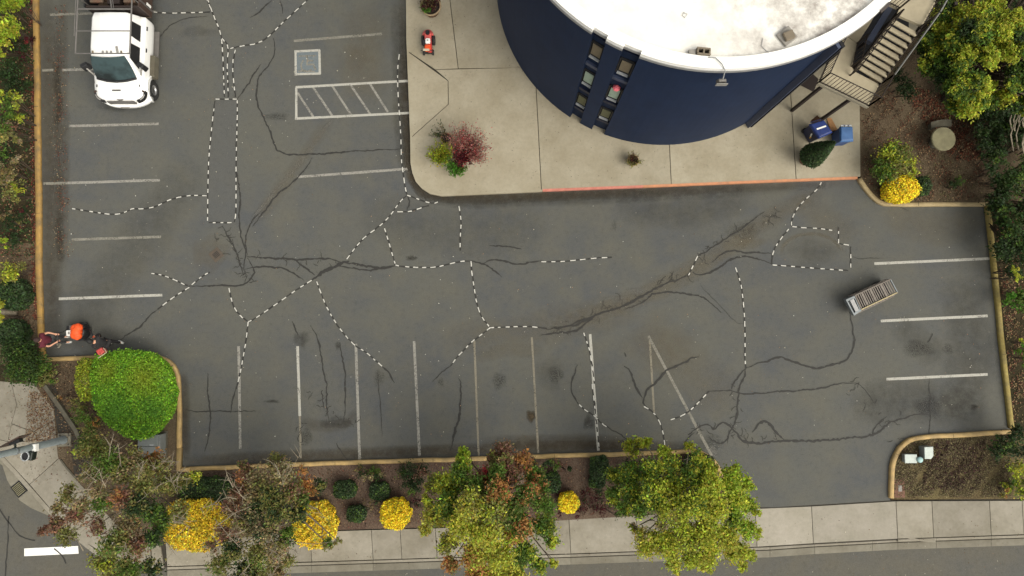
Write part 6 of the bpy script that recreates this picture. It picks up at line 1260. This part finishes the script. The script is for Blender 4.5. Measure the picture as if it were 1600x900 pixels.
def sprigs(t, c, z, dirs, col, mix, n=14, leaf=.06, spread=.25, wd=.006):
    mb = MB(); pts = []
    for dx, dy, L_ in dirs:
        e = Vector((c.x+dx*L_, c.y+dy*L_, z+L_*random.uniform(.5, 1.))); s = Vector((c.x+dx*.05, c.y+dy*.05, z-.05)); mid = s.lerp(e, .5)+Vector((0, 0, .06)); mb.tube([s, mid, e], [wd, wd*.8, .003], 4, False)
        q = np.array([s.lerp(mid, k*2) if k < .5 else mid.lerp(e, k*2-1) for k in rng.uniform(.25, 1.05, n)])+rng.normal(0, spread*.12, (n, 3)); cl = jitter(col, n)
        s2 = rng.random(n) < .3; cl[s2] = jitter(mix, int(s2.sum())); pts.append(leaf_quads(q, np.tile([0, 0, .8], (n, 1)), leaf, cl, .45, .8))
    mb.build('stem', M['barkd'], t); foliage('foliage', pts, t)
def dirs(n, a0, a1, l0, l1): return [(math.cos(a), math.sin(a), random.uniform(l0, l1)) for a in [R(random.uniform(a0, a1)) for _ in range(n)]]
t, c, z = pot('large round planter with dark and green leaves at the top of the plaza', (674, 13), .42, .50)
sprigs(t, c, z, dirs(70, 0, 360, .15, .45), 'mr', 'br', 10, .09); sprigs(t, Vector((c.x-.15, c.y-.10, 0)), z, dirs(50, 150, 320, .1, .34), 'em', 'gr', 10, .08); sprigs(t, c, z, dirs(40, 20, 200, .2, .55), 'br', 'dg', 12, .07)
t, c, z = pot('small brown pot with dark sprigs at the upper left of the plant cluster', (698, 218), .24, .35)
sprigs(t, c, z, dirs(16, 95, 195, .35, .65), 'dg', 'br', 26, .07)
t, c, z = pot('potted bush with dense yellow green leaves in the plant cluster', (690, 247), .28, .40)
sprigs(t, c, z, dirs(170, 0, 360, .15, .58), 'lm', 'ly', 13, .09, .3); 
t, c, z = pot('potted green bush under the red bush in the plant cluster', (715, 258), .24, .35)
sprigs(t, Vector((c.x, c.y-.12, 0)), z, dirs(130, 130, 350, .12, .50), 'em', 'gr', 13, .09, .3)
t, c, z = pot('potted red barberry with pale pink outer twigs in the plant cluster', (722, 248), .26, .45)
sprigs(t, Vector((c.x+.08, c.y, 0)), z, dirs(150, 0, 360, .12, .55), 'mr', 'cr', 13, .08, .3); sprigs(t, Vector((c.x+.15, c.y+.1, 0)), z+.1, dirs(170, -40, 135, .45, 1.08), 'pk', 'cr', 20, .075, .7); sprigs(t, Vector((c.x-.05, c.y+.2, 0)), z+.1, dirs(40, 80, 165, .3, .85), 'pk', 'br', 20, .07, .7)
t, c, z = pot('small pot with dark centre and short yellow green sprigs below the navy wall', (988, 252), .24, .34)
sprigs(t, c, z, dirs(60, 0, 360, .1, .26), 'mr', 'br', 9, .06); sprigs(t, c, z, dirs(26, 190, 370, .25, .42), 'ol', 'yo', 14, .05); sprigs(t, c, z, dirs(10, 20, 160, .2, .38), 'ol', 'br', 12, .05)
# topiary cone
t, c, z = pot('tall dark green topiary cone in a pot beside the blue bins', (1261, 248), .34, .42)
n = 9000; hh = rng.random(n)**1.15; prof = np.interp(hh, [0, .12, .4, .75, 1.], [.30, .46, .36, .20, .05]); th = rng.uniform(0, 2*np.pi, n); k = prof*(1+rng.normal(0, .07, n))
pts = np.stack([c.x+k*np.cos(th), c.y+k*np.sin(th), z+.0+hh*2.15], 1); foliage('foliage', [leaf_quads(pts, np.stack([np.cos(th), np.sin(th), np.full(n, .5)], 1), .075, jitter('dg', n, .3)*(1+.9*(rng.random((n, 1)) < .22)), .6, .5)], t, 'leaf_s')
MB().lathe((c.x, c.y, z), [(.24, 0), (.38, .25), (.30, .85), (.16, 1.6), (.03, 2.1)], 16).build('inner_growth', bpy.data.materials.get('inner_twigs_dg'), t, True)  # darkened core colour paints the shade inside the cone
# ================================================================== LITTER, GRASS, GRIT  (uncountable)
def inside(px, poly):
    x, y = px[:, 0], px[:, 1]; r = np.zeros(len(px), bool); j = len(poly)-1
    for i in range(len(poly)):
        xi, yi = poly[i]; xj, yj = poly[j]; c_ = ((yi > y) != (yj > y)) & (x < (xj-xi)*(y-yi)/(yj-yi+1e-9)+xi); r ^= c_; j = i
    return r
def litter(name, poly, n, z, palette, size, clumpy=.0, seed=0, m='litter', up=.9, soft=1.):
    poly = list(poly); a = np.array(poly); lo, hi = a.min(0), a.max(0); q = rng.uniform(lo, hi, (n*4, 2)); q = q[inside(q, poly)]
    if clumpy:
        d = np.sin(q[:, 0]*.11+seed)*np.sin(q[:, 1]*.09+seed*2)+.6*np.sin(q[:, 0]*.29+q[:, 1]*.23+seed); q = q[(d+rng.normal(0, .5, len(q))) > clumpy]
    q = q[:n]+rng.normal(0, soft, (len(q[:n]), 2)); w_ = np.array([P(u, v, z) for u, v in q]); k = rng.integers(0, len(palette), len(q)); cols = np.array([K[p] if isinstance(p, str) else p for p in palette])[k]*np.exp(rng.normal(0, .35, (len(q), 1)))
    w_[:, 2] += rng.uniform(.004, .05, len(q)); o = foliage(name, [leaf_quads(w_, np.tile([0, 0, up*2], (len(q), 1)), size, cols, .7, .5)], None, m); setp(o, kind='stuff'); return o
RB_ = (.10, .030, .018); LB = (.20, .13, .07); DB = (.035, .020, .012); GY = (.17, .15, .10)
def band(px, wd): up = [(u-wd/2, v) for u, v in px]; dn = [(u+wd/2, v) for u, v in px[::-1]]; return up+dn
litter('fallen_leaves', band([(97, -10), (96, 60), (92, 110), (95, 140), (97, 225), (98, 330), (100, 400)], 10), 560, .012, [(.16, .035, .02), DB, (.12, .07, .04), LB, RB_], .05, .35, 1, soft=4)
litter('fallen_leaves', band([(94, 60), (95, 200), (97, 400)], 26), 420, .012, [RB_, LB, GY], .045, -.2, 2, soft=6)
litter('fallen_leaves', band([(51, -20), (54, 225), (55, 420), (58, 500)], 9), 1500, .07, [RB_, RB_, (.16, .03, .02), LB], .07, -.4, 3)
litter('fallen_leaves', [(0, -20), (50, -20), (54, 400), (0, 400)], 3800, .07, [RB_, DB, LB, 'dg', 'hg', 'dg'], .08, -.2, 4)
litter('fallen_leaves', [(0, 380), (60, 380), (64, 520), (0, 520)], 900, .08, [RB_, LB, DB], .06, 0, 5)
litter('fallen_leaves', [(1345, 145), (1440, 135), (1520, 175), (1545, 310), (1385, 316), (1350, 280)], 5200, .075, [RB_, DB, LB, (.07, .045, .025)], .055, .15, 6)
litter('fallen_leaves', [(1400, 130), (1520, 160), (1540, 250), (1490, 250), (1440, 190)], 3600, .08, [RB_, (.14, .04, .02), LB, DB], .065, -.3, 7)
litter('fallen_leaves', [(1552, 330), (1600, 330), (1600, 660), (1584, 660), (1568, 500)], 2600, .065, [RB_, DB, LB, 'br'], .06, -.1, 8)
litter('fallen_leaves', [(285, 738), (1090, 710), (1125, 740), (1140, 790), (900, 806), (300, 838)], 6500, .075, [RB_, DB, (.10, .07, .045), LB], .05, .0, 9)
litter('fallen_leaves', [(45, 612), (82, 612), (88, 690), (40, 690)], 1500, .055, [LB, (.16, .10, .05), (.20, .14, .08), RB_], .05, 0, 10)
litter('fallen_leaves', [(5, 560), (120, 590), (110, 745), (60, 760), (5, 700)], 500, .055, [LB, GY, RB_], .045, .0, 11)
litter('fallen_leaves', [(75, 565), (150, 565), (160, 640), (225, 690), (215, 740), (120, 740), (88, 640)], 2600, .07, [DB, (.10, .07, .045), LB], .055, 0, 12)
litter('dry_grass', [(1394, 740), (1405, 700), (1430, 687), (1580, 680), (1580, 776), (1394, 776)], 14000, .075, [(.12, .10, .05), (.15, .125, .065), (.075, .045, .034), (.10, .085, .04)], .05, -.35, 13, up=.5)
litter('dry_grass', [(1450, 690), (1540, 688), (1530, 765), (1440, 765)], 2600, .075, [(.05, .022, .020), (.045, .03, .02)], .07, -.4, 14, up=.3)
litter('dry_grass', [(1350, 215), (1470, 235), (1535, 290), (1535, 315), (1385, 316), (1350, 285)], 1800, .075, [(.10, .09, .04), (.13, .11, .06)], .05, .1, 15, up=.3)
litter('grit', [(66, -10), (600, -10), (640, 300), (1540, 330), (1575, 670), (1100, 700), (290, 725), (275, 575), (70, 555)], 620, .016, [(.35, .34, .30), (.28, .26, .2), (.2, .12, .07)], .042, -.2, 16)
litter('grit', [(640, 0), (780, 0), (860, 180), (1050, 235), (1240, 180), (1340, 190), (1340, 272), (690, 300), (645, 270)], 260, .155, [(.12, .1, .07), (.07, .05, .03)], .035, -.3, 17)
litter('grit', [(240, 850), (1600, 790), (1600, 900), (240, 900)], 500, .035, [(.12, .1, .07), (.3, .28, .22), (.1, .05, .02)], .04, -.2, 18)
# small heap of white rubble by the kerb
c = P(92, 539); t = thing('rubble_heap', 'small heap of white crumbs on the asphalt right of the person in maroon', 'debris', (c.x, c.y, 0))
for i in range(9): a_ = random.uniform(0, 6.28); r = random.uniform(0, .13); MB().lathe((c.x+r*math.cos(a_), c.y+r*math.sin(a_)*1.5, .0), [(.03, 0), (.04, .03), (.015, .06)], 6, 1, .8, a_).build('crumb', M['walk'], t)
